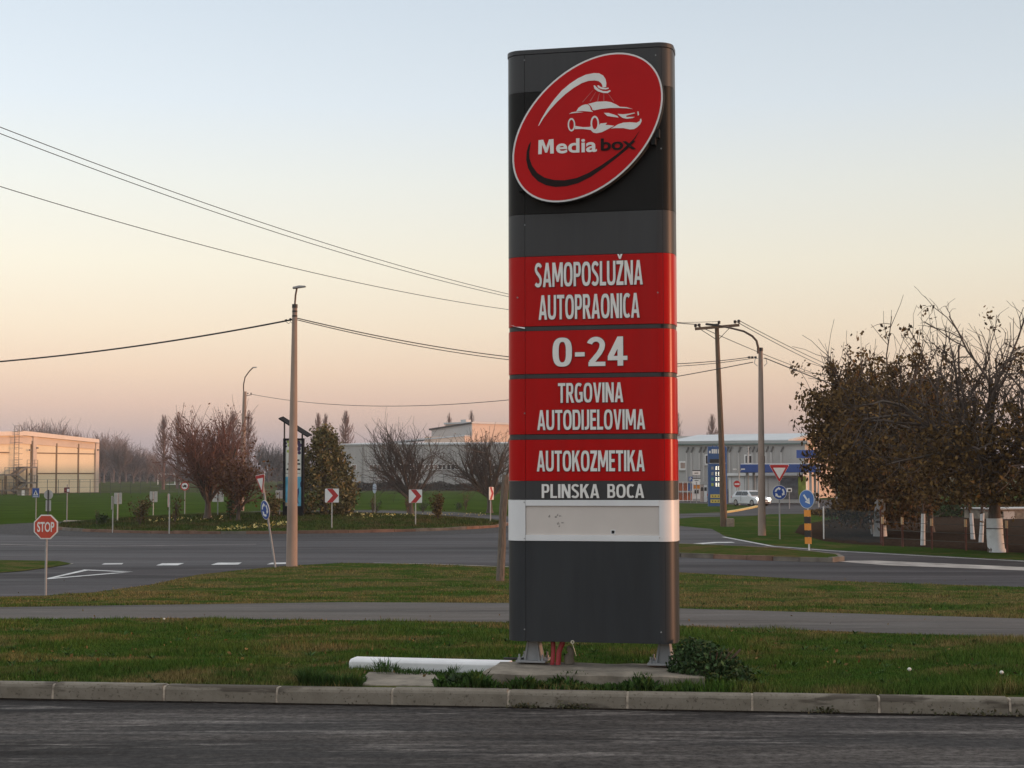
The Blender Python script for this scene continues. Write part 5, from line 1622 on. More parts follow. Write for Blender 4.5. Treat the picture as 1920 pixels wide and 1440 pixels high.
# ------------------------------------------------------------------ cars
m_tyre = mat('tyre', (.015, .015, .015), .8, .1, 3.); m_rim = mat('rim', (.35, .35, .36), .35, .1, 3., metal=.7)
m_cglass = mat('car_glass', (.02, .024, .028), .08, .2, 2.)
m_head = mat('headlight_lit', (1., .93, .78), .3, .01, 1., emis=9.)
m_headoff = mat('headlight_off', (.6, .6, .6), .2, .05, 1.)
def car(label, loc, heading, paint, lit):
    """hatchback, local +x forwards"""
    e = empty('parked_car', loc, label, 'car', None, heading)
    prof = [(-1.98, .32), (-2.0, .62), (-1.95, .92), (-1.2, .95), (.55, .96), (1.0, .93), (1.65, .80), (1.95, .66), (2.03, .45), (2.0, .24), (1.62, .20), (-1.6, .20)]
    mb = MB(); ys = [(-.86, .93), (-.80, 1.0), (0, 1.0), (.80, 1.0), (.86, .93)]
    n = len(prof)
    for y, s in ys:
        for x, z in prof:
            mb.v.append((x * (s if abs(x) > 1 else 1) * (1 + .02 * (1 - abs(y) / .86)), y, .55 + (z - .55) * s))
    for i in range(4):
        for k in range(n): mb.f.append((i * n + k, i * n + (k + 1) % n, (i + 1) * n + (k + 1) % n, (i + 1) * n + k))
    mb.f += [tuple(range(n)), tuple(reversed(range(4 * n, 5 * n)))]
    body = mb.build('body', paint, e, bevel=.05)
    cab = [(-1.92, .93, .78), (-1.55, 1.36, .62), (-1.1, 1.44, .60), (.05, 1.46, .60), (.35, 1.40, .61), (1.08, .93, .78)]
    mb = MB(); n = len(cab)
    mb.v = [(x, -w, z) for x, z, w in cab] + [(x, w, z) for x, z, w in cab]
    mb.f = [tuple(range(n)), tuple(reversed(range(n, 2 * n)))] + [(i, i + n, (i + 1) % n + n, (i + 1) % n) for i in range(n)]
    mb.build('roof', paint, e, bevel=.04)
    def lerp3(a, b, t): return tuple(a[i] + (b[i] - a[i]) * t for i in range(3))
    # windscreen and rear glass
    for a, b in ((cab[5], cab[4]), (cab[0], cab[1])):
        lo, hi = lerp3(a, b, .12), lerp3(a, b, .92); s = 1 if a[0] > 0 else -1
        mb = MB().add([(lo[0] + s * .045, -lo[2] * .9, lo[1]), (lo[0] + s * .045, lo[2] * .9, lo[1]), (hi[0] + s * .045, hi[2] * .9, hi[1]), (hi[0] + s * .045, -hi[2] * .9, hi[1])], [(0, 1, 2, 3)])
        mb.build('windscreen' if s > 0 else 'rear_window', m_cglass, e)
    for s in (-1, 1):
        for x0, x1, x2, x3 in ((-.42, .72, .30, -.38), (-1.45, -.5, -.46, -1.28)):
            mb = MB().add([(x0, s * .785, 1.0), (x1, s * .785, 1.0), (x2, s * .665, 1.36), (x3, s * .665, 1.36)], [(0, 1, 2, 3)])
            mb.build('side_window', m_cglass, e)
        for x in (1.28, -1.25):
            w = MB().tube([(x, s * .70, .31), (x, s * .87, .31)], .31, 20).build('wheel', m_tyre, e)
            MB().tube([(x, s * .86, .31), (x, s * .885, .31)], .20, 16).build('rim', m_rim, w)
        mb = MB().box((.72, s * .86 - .02, .95), (.88, s * .99, 1.07)); mb.build('wing_mirror', paint, e, bevel=.02)
        mb = MB().tube([(1.85, s * .62, .64), (2.10, s * .62, .64)], [.15, .13], 12); mb.build('headlight', m_head if lit else m_headoff, e)
        MB().box((-2.04, s * .68 - .12, .72), (-1.93, s * .68 + .12, .92)).build('tail_light', m_signred, e)
        MB().box((-.44, s * .868 - .004, .45), (-.41, s * .868 + .004, .95)).build('door_gap', m_black, e)
    MB().box((2.0, -.45, .52), (2.07, .45, .60)).build('grille', m_black, e); MB().box((2.0, -.6, .26), (2.055, .6, .40)).build('bumper_intake', m_black, e)
    MB().box((2.06, -.26, .40), (2.075, .26, .50)).build('number_plate', m_signwhite, e)
    return e
c0 = G(1408, 949.5); c0.z = ZS + .005
car('small white hatchback with headlights on at the petrol station', c0, R(-62), mat('car_white', (.62, .63, .65), .25, .03, 1.), True)
c1 = G(1366, 944); c1.z = ZS + .005; c1.y += 3; c1.x = at(1364, 944, c1.y).x
car('dark grey car half hidden by the price totem and wooden pole', c1, R(-40), mat('car_dark', (.06, .065, .075), .25, .05, 1.), False)

# ------------------------------------------------------------------ poster totem with solar panel on the island
b = GI(550, 967)
e = empty('poster_totem', b, 'dark framed poster totem with slanted solar panel behind the lamp post', 'sign', rz=R(-4))
def iq(px, py): v = at(px, py, b.y); return v.x - b.x, v.z - b.z
m_fr = mat('totem_frame', (.016, .017, .020), .9, .1, 2., spec=.05)
xa, xb = iq(530, 900)[0], iq(568.5, 900)[0]
zt = iq(550, 821)[1]; zp0 = iq(550, 948)[1]
MB().box((xa, 0, 0), (xb, .35, zp0)).build('base', m_fr, e)
for x0, x1 in ((xa, xa + .13), (xb - .10, xb)): MB().box((x0, 0, zp0), (x1, .35, zt)).build('frame_post', m_fr, e)
MB().box((xa, 0, zt - .1), (xb, .35, zt)).build('frame_top', m_fr, e)
pa, pb = xa + .13, xb - .10
pz = lambda py: iq(550, py)[1]
def pimg(z0, z1, m, nm='poster_field'): MB().box((pa, .06, z0), (pb, .1, z1)).build(nm, m, e)
pimg(pz(893), zt - .1, mat('poster_white', (.80, .80, .74), .6, .06, 1.5))
pimg(zp0, pz(893), mat('poster_blue', (.12, .46, .66), .6, .2, 1.6, col2=(.16, .55, .80)))
rgx = random.Random(8)
m_gr, m_pu, m_nv = mat('poster_lime', (.42, .48, .12), .5), mat('poster_purple', (.05, .03, .10), .5), mat('poster_navy', (.015, .06, .19), .5)
def blob(px, py, r, m, nm):
    x, z = iq(px, py); MB().prism(circ(r, 14, x, z), .052, .0595).build(nm, m, e)
for px, py, r, m in ((541, 827, .10, m_gr), (542, 834, .09, m_gr), (540, 845, .08, m_gr), (535.5, 830, .06, m_pu), (536, 836, .05, m_pu), (559, 829, .11, m_pu), (562, 834, .11, m_pu), (560, 841, .11, m_pu), (561, 848, .09, m_pu)):
    blob(px, py, r, m, 'printed_grape')
for py, px0, px1 in ((862, 556, 561), (869, 557, 562.5), (869, 539, 543), (879, 537, 541.5), (879, 557, 563), (886.5, 534.5, 563)):
    a, c = iq(px0, py + (1.5 if py < 886 else .5)), iq(px1, py - (1.5 if py < 886 else .5)); MB().box((a[0], .052, a[1]), (c[0], .0595, c[1])).build('printed_line', m_fr if py != 886.5 else m_postw, e)
def pfield(pts, m): MB().prism([iq(*p) for p in pts], .050, .0595).build('printed_shape', m, e)
pfield([(564.5, 900), (566.6, 898), (566.6, 914), (563, 912), (562.5, 905)], m_nv)
pfield([(556, 918), (560, 914), (560.5, 922), (558, 934), (560, 945), (556, 940)], m_nv)
pfield([(534, 941), (541, 942), (540, 947), (534, 948)], mat('poster_sand', (.45, .36, .26), .5))
# solar panel slab on a short mast
sa, sb = iq(523.5, 785), iq(578.5, 819.5)
d = Vector((sb[0] - sa[0], 0, sb[1] - sa[1]))
nrm_ = Vector((-d.z, 0, d.x)).normalized()
mb = MB()
q4 = [Vector((sa[0], -.25, sa[1])), Vector((sb[0], -.25, sb[1])), Vector((sb[0], .75, sb[1] + .12)), Vector((sa[0], .75, sa[1] + .12))]
mb.add([tuple(p) for p in q4] + [tuple(p + nrm_ * .07) for p in q4], [(0, 3, 2, 1), (4, 5, 6, 7), (0, 1, 5, 4), (1, 2, 6, 5), (2, 3, 7, 6), (3, 0, 4, 7)])
sp = mb.build('solar_panel', m_fr, e)
x = iq(531, 800)[0]; MB().box((x, .1, zt), (x + .07, .17, iq(531, 791)[1])).build('panel_mast', m_postw, e)
x = xb - .12; MB().box((x, .1, zt), (x + .07, .17, iq(566, 813)[1])).build('panel_mast', m_fr, e)

# ------------------------------------------------------------------ goal and field fences
b = Vector((at(296, 906, 372).x, 372, zg(372)))
e = empty('football_goal', b, 'white football goal standing on the far meadow', 'goal', rz=R(-38))
for x in (0, 6.2): 
    MB().tube([(x, 0, 0), (x, 0, 2.5)], .10, 8).build('goal_post', m_signwhite, e)
    MB().tube([(x, 1.8, 0), (x, .9, 2.5), (x, 0, 2.5)], .05, 6).build('net_stay', m_signwhite, e)
MB().tube([(0, 0, 2.5), (6.2, 0, 2.5)], .10, 8).build('crossbar', m_signwhite, e)
MB().tube([(0, 1.8, .05), (6.2, 1.8, .05)], .07, 6).build('ground_bar', m_signwhite, e)
m_fp = mat('fence_post_dark', (.05, .055, .05), .7)
def fence(label, A, B, n, h, rails=(.5, 1.), r=.05, name='wire_fence', m=None):
    e = empty(name, A, label, 'fence')
    for k in range(n + 1):
        p = A.lerp(B, k / n) - A; p.z = zg(A.y + p.y) - A.z
        MB().tube([p + Vector((0, 0, -.1)), p + Vector((0, 0, h))], r, 5).build('post', m or m_fp, e)
    for t in rails:
        a = Vector((0, 0, h * t)); bq = B - A; bq.z = zg(B.y) - A.z + h * t
        MB().tube([a, bq], .018, 4).build('wire', m_fp, e)
    return e
fA, fB = Vector((at(-40, 920, 225).x, 225, zg(225))), Vector((at(420, 915, 262).x, 262, zg(262)))
fence('tall wire fence in front of the cream hall and across the field', fA, fB, 24, 2.4, (.15, .5, .85, 1.), .045)
fA, fB = Vector((at(520, 915, 268).x, 268, zg(268))), Vector((at(960, 915, 280).x, 280, zg(280)))
fence('wire fence in front of the grey warehouse', fA, fB, 20, 3.0, (.15, .5, .85, 1.), .05)
# small block hut and shrub by the hall
b = G(43, 927); e = empty('field_hut', b, 'tiny grey-brown hut at the foot of the hall stairs', 'hut')
MB().box((-.9, 0, 0), (.9, 1.2, .95)).build('wall', m_conc2, e); MB().box((-1.1, -.2, .95), (1.1, 1.4, 1.1)).build('roof', m_mull, e); MB().box((-.2, -.03, 0), (.3, 0, .8)).build('door', m_signwhite, e)
# white shed seen under the orchard crowns
A_, B_ = at(1868, 980, 92), at(2010, 980, 94); A_.z = B_.z = 0
P = Plane(A_, B_); e = empty('garden_shed', None, 'pale grey garden shed glimpsed under the right tree', 'shed', M=P.M() @ Matrix.Translation((0, 0, zg(92))))
zz = P.px(1900, 957)[1] - zg(92)
MB().box((0, 0, -.1), (P.L, 3, zz)).build('wall', m_conc2, e); MB().box((-.15, -.15, zz), (P.L + .15, 3.15, zz + .06)).build('roof', m_pipeg, e)
MB().box((.5, -.04, 0), (1.3, 0, zz * .8)).build('door', m_pipeg, e)
# ------------------------------------------------------------------ trees
def skew_dir(rnd, d, ang):
    u = d.orthogonal().normalized(); u.rotate(Matrix.Rotation(rnd.uniform(0, 2 * math.pi), 3, d))
    return (d * math.cos(ang) + u * math.sin(ang)).normalized()
def grow(seed, lens, rads, nch, angs, up, wig, t0, trunk_dir=(0, 0, 1), sides=(9, 6, 4, 3, 3), base=(0, 0, 0), split=2, taper=.45, flare=1.35, ltap=None):
    """branching skeleton: returns trunk mesh, twig mesh and points along the outermost twigs"""
    rnd = random.Random(seed); trunk, twig, tips = MB(), MB(), []
    last = len(lens) - 1
    def rec(p, d, L, r, lev):
        n = 6 if lev == 0 else (5 if lev == 1 else (4 if lev == 2 else 3))
        pts, rr = [p.copy()], [r * (flare if lev == 0 else 1)]
        for i in range(n):
            w = wig[min(lev, len(wig) - 1)]
            d = (d + Vector((rnd.gauss(0, w), rnd.gauss(0, w), rnd.gauss(0, w))) + Vector((0, 0, up[min(lev, len(up) - 1)]))).normalized()
            p = p + d * (L / n); pts.append(p.copy()); t = (i + 1) / n
            rr.append(max(rads[-1] * .6, r * (1 - t * (1 - taper))))
        (trunk if lev < split else twig).tube(pts, rr, sides[min(lev, len(sides) - 1)], lev < 2)
        if lev < last:
            k = nch[lev]
            for j in range(k):
                t = t0[lev] + (1 - t0[lev]) * (j + rnd.uniform(.1, .9)) / k
                i = min(n - 1, int(t * n)); f = t * n - i
                q = pts[i].lerp(pts[i + 1], f); dl = (pts[i + 1] - pts[i]).normalized()
                cd = skew_dir(rnd, dl, R(rnd.gauss(angs[lev], angs[lev] * .25)))
                rec(q, cd, lens[lev + 1] * rnd.uniform(.65, 1.2) * (ltap(t) if ltap and lev == 0 else (1.15 - .45 * t if lev == 0 and t0[0] < .5 else 1)), min(rads[lev + 1] * rnd.uniform(.8, 1.1), (rr[i] * .8)), lev + 1)
        if lev >= last - 1:
            tips.extend([tuple(q) for q in pts[1:]])
    rec(Vector(base), Vector(trunk_dir).normalized(), lens[0], rads[0], 0)
    return trunk, twig, np.array(tips)
def top_of(*mbs): return float(np.percentile([v[2] for m in mbs if m for v in m.v], 99.3))
def tree_thing(name, label, loc, trunk, twig, m_bark, m_twig, cat='tree', group=None, rz=0, leaves=None, H=None, wide=1.0):
    e = empty(name, loc, label, cat, group, rz)
    if H:
        s = H / top_of(trunk, twig); e.scale = (s * wide, s * wide, s)
    trunk.build('trunk', m_bark, e, smooth=True)
    c = twig.build('crown', m_twig, e) if twig and twig.v else None
    if leaves is not None:
        V, m = leaves
        l = quads('leaves', V, m, c or e)
    return e
m_bark = mat('bark_grey_brown', (.085, .065, .052), .95, .3, 6., stretch=(3, 3, .6), bumps=.8, bscale=25)
m_twigr = mat('twigs_red_brown', (.185, .090, .068), .9, .25, 2.)
m_twigd = mat('twigs_dark', (.085, .062, .050), .9, .25, 2.)
m_twigp = mat('twigs_poplar', (.17, .10, .082), .9, .2, 1.)
m_twigm = mat('twigs_mauve', (.15, .105, .095), .9, .25, 1.)
m_lfdark = mat('leaves_olive_brown', (.030, .017, .005), .8, .3, 1., col2=(.170, .098, .032), island=True, spec=.08)
m_lfred = mat('leaves_rust', (.085, .04, .02), .7, .3, 1., col2=(.17, .075, .03), island=True, spec=.2)
m_lfcon = mat('leaves_conifer', (.055, .055, .02), .8, .35, 1., col2=(.24, .19, .085), island=True, spec=.1)
m_lfgreen = mat('leaves_dark_green', (.018, .036, .014), .6, .35, 1., col2=(.050, .085, .026), island=True, spec=.15)
m_lfbrown = mat('leaves_brown_shrub', (.07, .045, .018), .75, .3, 1., col2=(.15, .10, .035), island=True, spec=.2)
m_lime = mat('trunk_whitewash', (.60, .61, .62), .8, .07, 6., bumps=.4, bscale=30, dirt=.2)

# bare trees on the island
def vase(seed, H, n1=9, a1=33, dense=1.0, rt=.16, curl=.17, l1=.46):
    return grow(seed, [H * .20, H * l1, H * .25, H * .15], [rt, .075, .026, .012], [n1, int(7 * dense), int(7 * dense)], [a1, 40, 36], [0, curl, .10, .12], [.03, .09, .13, .17], [.45, .10, .15], split=2)
b = GI(389, 972); H = hz(b, 389, 772)
t, w, tp = vase(21, H, 18, 40, 1.35, .16, .20)
rng = np.random.default_rng(1)
sel = tp[rng.choice(len(tp), 1500)] + rng.normal(0, .12, (1500, 3))
tree_thing('bare_tree', 'wide red-brown bare tree on the left of the island', b, t, w, m_bark, m_twigr, leaves=(leaf_quads(rng, sel, .09), m_lfred), H=H, wide=.92)
b = GI(771, 964); H = hz(b, 771, 795)
t, w, tp = vase(33, H, 14, 46, 1.2, .15, .16)
tree_thing('bare_tree', 'vase-shaped dark bare tree behind the middle chevron board', b, t, w, m_bark, m_twigd, H=H, wide=1.1)
b = GI(918, 962); H = hz(b, 918, 806)
t, w, tp = vase(46, H, 14, 46, 1.2, .15, .16)
sel = tp[rng.choice(len(tp), 250)] + rng.normal(0, .08, (250, 3))
tree_thing('bare_tree', 'dense dark bare tree hard against the left side of the sign', b, t, w, m_bark, m_twigd, leaves=(leaf_quads(rng, sel, .09), m_lfred), H=H, wide=1.15)
# rust shrubs / small tree behind far lamp post
b = GI(446, 975); H = hz(b, 446, 858)
t, w, tp = vase(51, H, 10, 36, 1.1, .08)
sel = tp[rng.choice(len(tp), 2600)] + rng.normal(0, .16, (2600, 3))
tree_thing('rust_shrub', 'rust-leaved small tree at the foot of the far lamp post', b, t, w, m_bark, m_twigr, leaves=(leaf_quads(rng, sel, .10), m_lfred), H=H)
# conical olive tree
def cone_tree(name, label, b, H, W, n, size, m_leaf, seed, group=None, pw=1.0):
    rng = np.random.default_rng(seed)
    e = empty(name, b, label, 'tree', group)
    MB().tube([(0, 0, -.1), (0, 0, H * .95)], [W * .06, .02], 8).build('trunk', m_bark, e)
    # clumps on the cone surface and inside
    nc = int(n / 45)
    hz_ = rng.uniform(.03, 1, nc) ** 1.25
    prof = np.where(hz_ < .16, .62 + 2.4 * hz_, (1 - (hz_ - .16) / .84) ** pw)
    rad = W / 2 * np.clip(prof, .04, 1.05) * (rng.uniform(.25, 1, nc) ** .45)
    a = rng.uniform(0, 2 * np.pi, nc)
    C = np.stack([rad * np.cos(a), rad * np.sin(a), hz_ * H], 1)
    P = np.repeat(C, 45, 0) + rng.normal(0, 1, (nc * 45, 3)) * np.array([.13, .13, .16]) * W / 3.4
    P[:, 2] = np.clip(P[:, 2], .05, None)
    quads('crown', leaf_quads(rng, P, size), m_leaf, e)
    return e
b = GI(607, 964); cone_tree('conical_tree', 'olive-brown conical leafy tree right of the poster totem', b, hz(b, 607, 806), wpx(b, 146), 10000, .17, m_lfcon, 3, pw=.6)
# shrubs of the island
def shrub(label, px, py, w_px, ytop, m_leaf, n, size, seed, name='shrub', twigm=None, zf=zi, shape=1.0):
    b = G(px, py, 0, zf); H, W = hz(b, px, ytop), wpx(b, w_px)
    rng = np.random.default_rng(seed); rnd = random.Random(seed)
    e = empty(name, b, label, 'shrub')
    mb = MB(); ends = []
    for k in range(9):
        a = rnd.uniform(0, 6.28); rr = W / 2 * rnd.uniform(.2, .85); h = H * rnd.uniform(.55, 1)
        p1 = Vector((rr * .35 * math.cos(a), rr * .35 * math.sin(a), h * .5)); p2 = Vector((rr * math.cos(a), rr * math.sin(a), h))
        mb.tube([(0, 0, -.05), p1, p2], [.02, .014, .006], 4); ends += [np.array(Vector((0, 0, 0)).lerp(p1, t).lerp(p1.lerp(p2, t), t)) for t in (.35, .5, .65, .8, .9, 1.)]
    mb.build('stems', twigm or m_twigd, e)
    E = np.array(ends); P = E[rng.integers(0, len(E), n)] + rng.normal(0, 1, (n, 3)) * np.array([W * .10, W * .10, H * .07])
    P[:, 2] = np.clip(P[:, 2], .03, None)
    quads('foliage', leaf_quads(rng, P, size), m_leaf, e)
    return e
shrub('small dark green shrub at the left end of the island', 192, 983, 24, 962, m_lfgreen, 500, .10, 1)
shrub('thin dead twiggy plant left of the dark green shrub', 181, 982, 8, 952, m_lfbrown, 60, .07, 2)
shrub('brown leafy shrub between two edge-on chevron boards', 262, 982, 48, 932, m_lfbrown, 700, .11, 3)
shrub('sparse twiggy shrub right of the edge-on chevron board', 328, 978, 44, 925, m_lfbrown, 260, .10, 4)
shrub('small green shrub under the pale blue edge-on round sign', 705, 961, 28, 940, m_lfgreen, 350, .10, 5)
shrub('thin brown sapling beside the edge-on round sign', 699, 962, 16, 928, m_lfbrown, 140, .09, 6)
shrub('dark green low shrub right of the vase-shaped tree trunk', 793, 960, 26, 938, m_lfgreen, 400, .10, 7)
shrub('rust leaves sprouting round the vase-shaped tree trunk', 764, 965, 16, 924, m_lfred, 260, .10, 8)
shrub('round brown bush right of the middle chevron board', 821, 974, 34, 924, m_lfbrown, 1300, .11, 9)
shrub('low green shrub under the narrow sapling', 861, 957, 26, 941, m_lfgreen, 240, .10, 10)
shrub('narrow upright brown sapling left of the edge-on chevron board', 873, 957, 16, 922, m_lfbrown, 320, .09, 11)
shrub('green bushy shrub left of the poster totem', 512, 968, 34, 925, m_lfcon, 700, .12, 12)
shrub('dark green shrub under the rust-leaved small tree', 432, 974, 34, 935, m_lfgreen, 450, .12, 13)
shrub('leafy shrub at the foot of the olive conical tree', 650, 962, 30, 915, m_lfcon, 700, .12, 14)
# flowers: yellow and pale specks in beds
rng = np.random.default_rng(77)
m_flow = mat('flower_yellow', (.60, .42, .05), .6, .3, 1., col2=(.65, .55, .25), island=True)
def flowers(label, px0, px1, y0, y1, n, seed):
    rng = np.random.default_rng(seed); P = []
    for k in range(n):
        px = rng.uniform(px0, px1); t = (px - px0) / (px1 - px0)
        g = GI(px, y0 + (y1 - y0) * t + rng.normal(0, 1.8)); P.append((g.x, g.y, g.z + rng.uniform(.04, .16)))
    V = leaf_quads(rng, np.array(P), .12)
    tag(quads('flower_bed', V, m_flow), label, 'flowers', None, 'stuff')
flowers('yellow flowers in a bed in front of the poster totem', 405, 545, 995, 982, 170, 1)
flowers('pale flowers along the left crest of the island', 280, 420, 977, 972, 60, 2)
flowers('yellow flowers under the conical tree', 640, 740, 969, 968, 60, 3)
flowers('pale flowers between the bare trees', 745, 910, 968, 966, 60, 4)

# poplars far behind
def poplar_mesh(seed, H=17., Rm=2.5):
    """spindle of steep streaky branches round a straight leader"""
    rnd = random.Random(seed); trunk, crown = MB(), MB()
    trunk.tube([(0, 0, -.1), (.05, 0, H * .5), (0, .04, H * .985)], [.26, .16, .02], 6)
    def env(t): return Rm * (.35 + 2.6 * t if t < .25 else max(.02, (1 - (t - .25) / .75)) ** .55)
    for k in range(150):
        t0 = rnd.uniform(.05, .9); a = rnd.uniform(0, 6.283)
        t1 = min(.995, t0 + rnd.uniform(.10, .26) * (1.15 - .6 * t0)); r1 = env(t1) * rnd.uniform(.35, 1.12)
        def P(s):
            r = r1 * (1 - (1 - s) ** 1.8); z = H * (t0 + (t1 - t0) * s ** 1.15)
            return Vector((r * math.cos(a + .25 * s), r * math.sin(a + .25 * s), z))
        pts = [P(s) for s in (0, .3, .65, 1.)]
        crown.tube(pts, [.06, .045, .03, .014], 4, False)
        for j in range(6):
            s = rnd.uniform(.15, .95); p = P(s); b2 = a + rnd.uniform(-1.6, 1.6); L = H * rnd.uniform(.035, .085) * (1.1 - .7 * t1)
            q = p + Vector((math.cos(b2) * L * .38, math.sin(b2) * L * .38, L))
            crown.tube([p, p.lerp(q, .5) + Vector((math.cos(b2), math.sin(b2), 0)) * L * .06, q], [.024, .018, .009], 3, False)
    return trunk, crown
PROT = []
for sd in (5, 6):
    t, w = poplar_mesh(sd)
    PROT.append((t, w, 17.))
def poplar(px, yb, ytop, Y, k, label, m=None, rz=0., wide=1.0):
    z0 = zg(Y); b = Vector((at(px, yb, Y).x, Y, z0)); s = (at(px, ytop, Y).z - z0) / PROT[k][2]
    e = empty('poplar_tree', b, label, 'tree', 'slender poplars on the horizon', rz)
    e.scale = (s * wide * 1.15, s * wide * 1.15, s)
    if k not in PM_:
        PM_[k] = (PROT[k][0].build('trunk', m_twigp, e), PROT[k][1].build('crown', m_twigp, e))
    else:
        for o in PM_[k]:
            c = o.copy(); COL.objects.link(c); c.parent = e
    return e
PM_ = {}
for i, (px, yt, Y, lab, wd) in enumerate((
        (306, 775, 300, 'slender bare poplar left of the red-brown tree, nearest the hall', 1.25),
        (333, 772, 310, 'slender bare poplar rising behind the left flank of the red-brown tree', 1.3),
        (437, 768, 320, 'slender bare poplar just left of the far lamp post', 1.3),
        (465, 770, 330, 'slender bare poplar just right of the far lamp post', 1.2),
        (596, 772, 360, 'left one of the poplars above the conical tree', 1.0),
        (610, 775, 365, 'right one of the poplars above the conical tree', 1.0),
        (648, 768, 380, 'lone poplar over the left end of the warehouse roof', 1.15),
        (842, 774, 400, 'pale poplar above the grey annex roof', .8),
        (884, 768, 395, 'poplar behind the rooftop unit of the taller block', .8),
        (1271, 770, 420, 'poplar half hidden by the right edge of the tall sign', .8),
        (1336, 776, 420, 'lone poplar behind the wooden utility pole', 1.1))):
    poplar(px, 900, yt, Y, i % 2, lab, rz=i * 1.3, wide=wd)
# far wood: bare trees as individuals
FAR, FTOP = {}, {}
def far_tree(px, ytop, Y, k, rz, wd, label, group, m):
    z0 = zg(Y); b = Vector((at(px, 900, Y).x, Y, z0)); key = (k, m.name)
    e = empty('far_tree', b, label, 'tree', group, rz)
    if key not in FAR:
        t, w, tp = grow(60 + k, [2.2, 5.0, 2.8, 1.5], [.22, .13, .065, .04], [12, 8, 7], [30, 32, 34], [0, .10, .08, .08], [.03, .08, .11, .14], [.4, .2, .2], sides=(6, 4, 3, 3), split=1)
        FAR[key] = (t.build('trunk', m, e), w.build('crown', m, e)); FTOP[key] = top_of(t, w)
    else:
        for o in FAR[key]:
            c = o.copy(); COL.objects.link(c); c.parent = e
    s = (at(px, ytop, Y).z - z0) / FTOP[key]; e.scale = (s * wd, s * wd, s)
    return e
rr = random.Random(9)
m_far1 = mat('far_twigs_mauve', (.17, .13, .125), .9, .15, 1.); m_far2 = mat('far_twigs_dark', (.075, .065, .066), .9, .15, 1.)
ORD = ['first', 'second', 'third', 'fourth', 'fifth', 'sixth', 'seventh', 'eighth', 'ninth', 'tenth', 'eleventh', 'twelfth', 'thirteenth']
def nth(px, xs): return ORD[sorted(xs).index(px)]
W1 = ((195, 812), (212, 820), (224, 822), (236, 832), (208, 840), (250, 845), (262, 838), (276, 850), (290, 846), (186, 815))
W2 = ((60, 792), (74, 795), (90, 792), (106, 794), (130, 806), (150, 812))
W3 = ((200, 868), (218, 872), (235, 868), (255, 870), (272, 862), (290, 868), (305, 866), (322, 872), (420, 866), (480, 870), (530, 872), (560, 866), (580, 870))
for px, yt in W1:
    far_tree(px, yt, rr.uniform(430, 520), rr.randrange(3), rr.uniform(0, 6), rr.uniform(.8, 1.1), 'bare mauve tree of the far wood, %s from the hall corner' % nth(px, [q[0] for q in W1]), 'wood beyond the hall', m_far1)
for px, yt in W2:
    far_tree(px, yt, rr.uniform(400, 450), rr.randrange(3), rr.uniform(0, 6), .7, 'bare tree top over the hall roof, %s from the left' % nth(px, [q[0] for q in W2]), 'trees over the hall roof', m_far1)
for px, yt in W3:
    far_tree(px, yt, rr.uniform(520, 600), rr.randrange(3), rr.uniform(0, 6), rr.uniform(1.3, 1.9), 'low dark tree of the horizon hedge line, %s from the left' % nth(px, [q[0] for q in W3]), 'dark hedge line on the horizon', m_far2)
for px, yt in ((503, 830), (518, 846)):
    far_tree(px, yt, 420 + px * .1, 1, px, 1.0, 'rounded grey tree between far lamp post and poster totem' if px == 503 else 'smaller grey tree touching the poster totem', 'grey trees by the totem', m_far2)
# dark hedge mass at the foot of the wood and of the warehouse
def hedge(label, px0, px1, yt, Y, depth, n, size, m, seed, name='hedge'):
    rng = np.random.default_rng(seed); a, c = at(px0, 900, Y), at(px1, 900, Y); z0 = zg(Y); H = at(px0, yt, Y).z - z0
    x = rng.uniform(a.x, c.x, n); bumpy = .75 + .25 * np.sin(x * .9 + 1) * np.sin(x * .37)
    P = np.stack([x, Y + rng.uniform(0, depth, n), z0 + H * bumpy * rng.uniform(0, 1, n) ** .7], 1)
    return tag(quads(name, leaf_quads(rng, P, size), m), label, 'hedge', None, 'stuff')
m_hedge = mat('hedge_dark', (.035, .03, .024), .85, .3, 1., col2=(.06, .048, .036), island=True)
hedge('dark low hedge along the foot of the grey warehouse', 520, 965, 903, 282, 3, 9000, .55, m_hedge, 1)
hedge('dark bushy belt at the foot of the far wood', 150, 660, 880, 560, 12, 9000, 1.6, mat('hedge_mauve', (.06, .05, .05), .9, .3, 1., col2=(.10, .08, .078), island=True), 2)

# ------------------------------------------------------------------ right-hand trees
def clustered(rng, tp, n, per, spread, p=None):
    """leaf positions in clusters hung on a share of the twig points"""
    C = tp[rng.choice(len(tp), n // per, p=p)]
    C = np.repeat(C, rng.integers(max(1, per // 3), per * 2, len(C)), 0)
    return C + rng.normal(0, spread, C.shape)
def limewash(e, pts, radii):
    MB().tube(pts, radii, 12, True).build('whitewash', m_lime, e, smooth=True)
# leafy tree
b = G(1650, 1007); H = hz(b, 1640, 618)
t, w, tp = grow(82, [H * .22, H * .52, H * .28, H * .16], [.20, .11, .045, .016], [13, 8, 7], [42, 40, 42], [0, .07, .03, .02], [.05, .11, .16, .2], [.40, .15, .2], split=2)
rng = np.random.default_rng(5)
tall = top_of(t, w); zn = tp[:, 2] / tall
wgt = np.where(zn > .84, .22, np.where(zn > .66, .9, 1.4)); wgt /= wgt.sum()
sel = clustered(rng, tp, 23000, 14, .13, wgt)
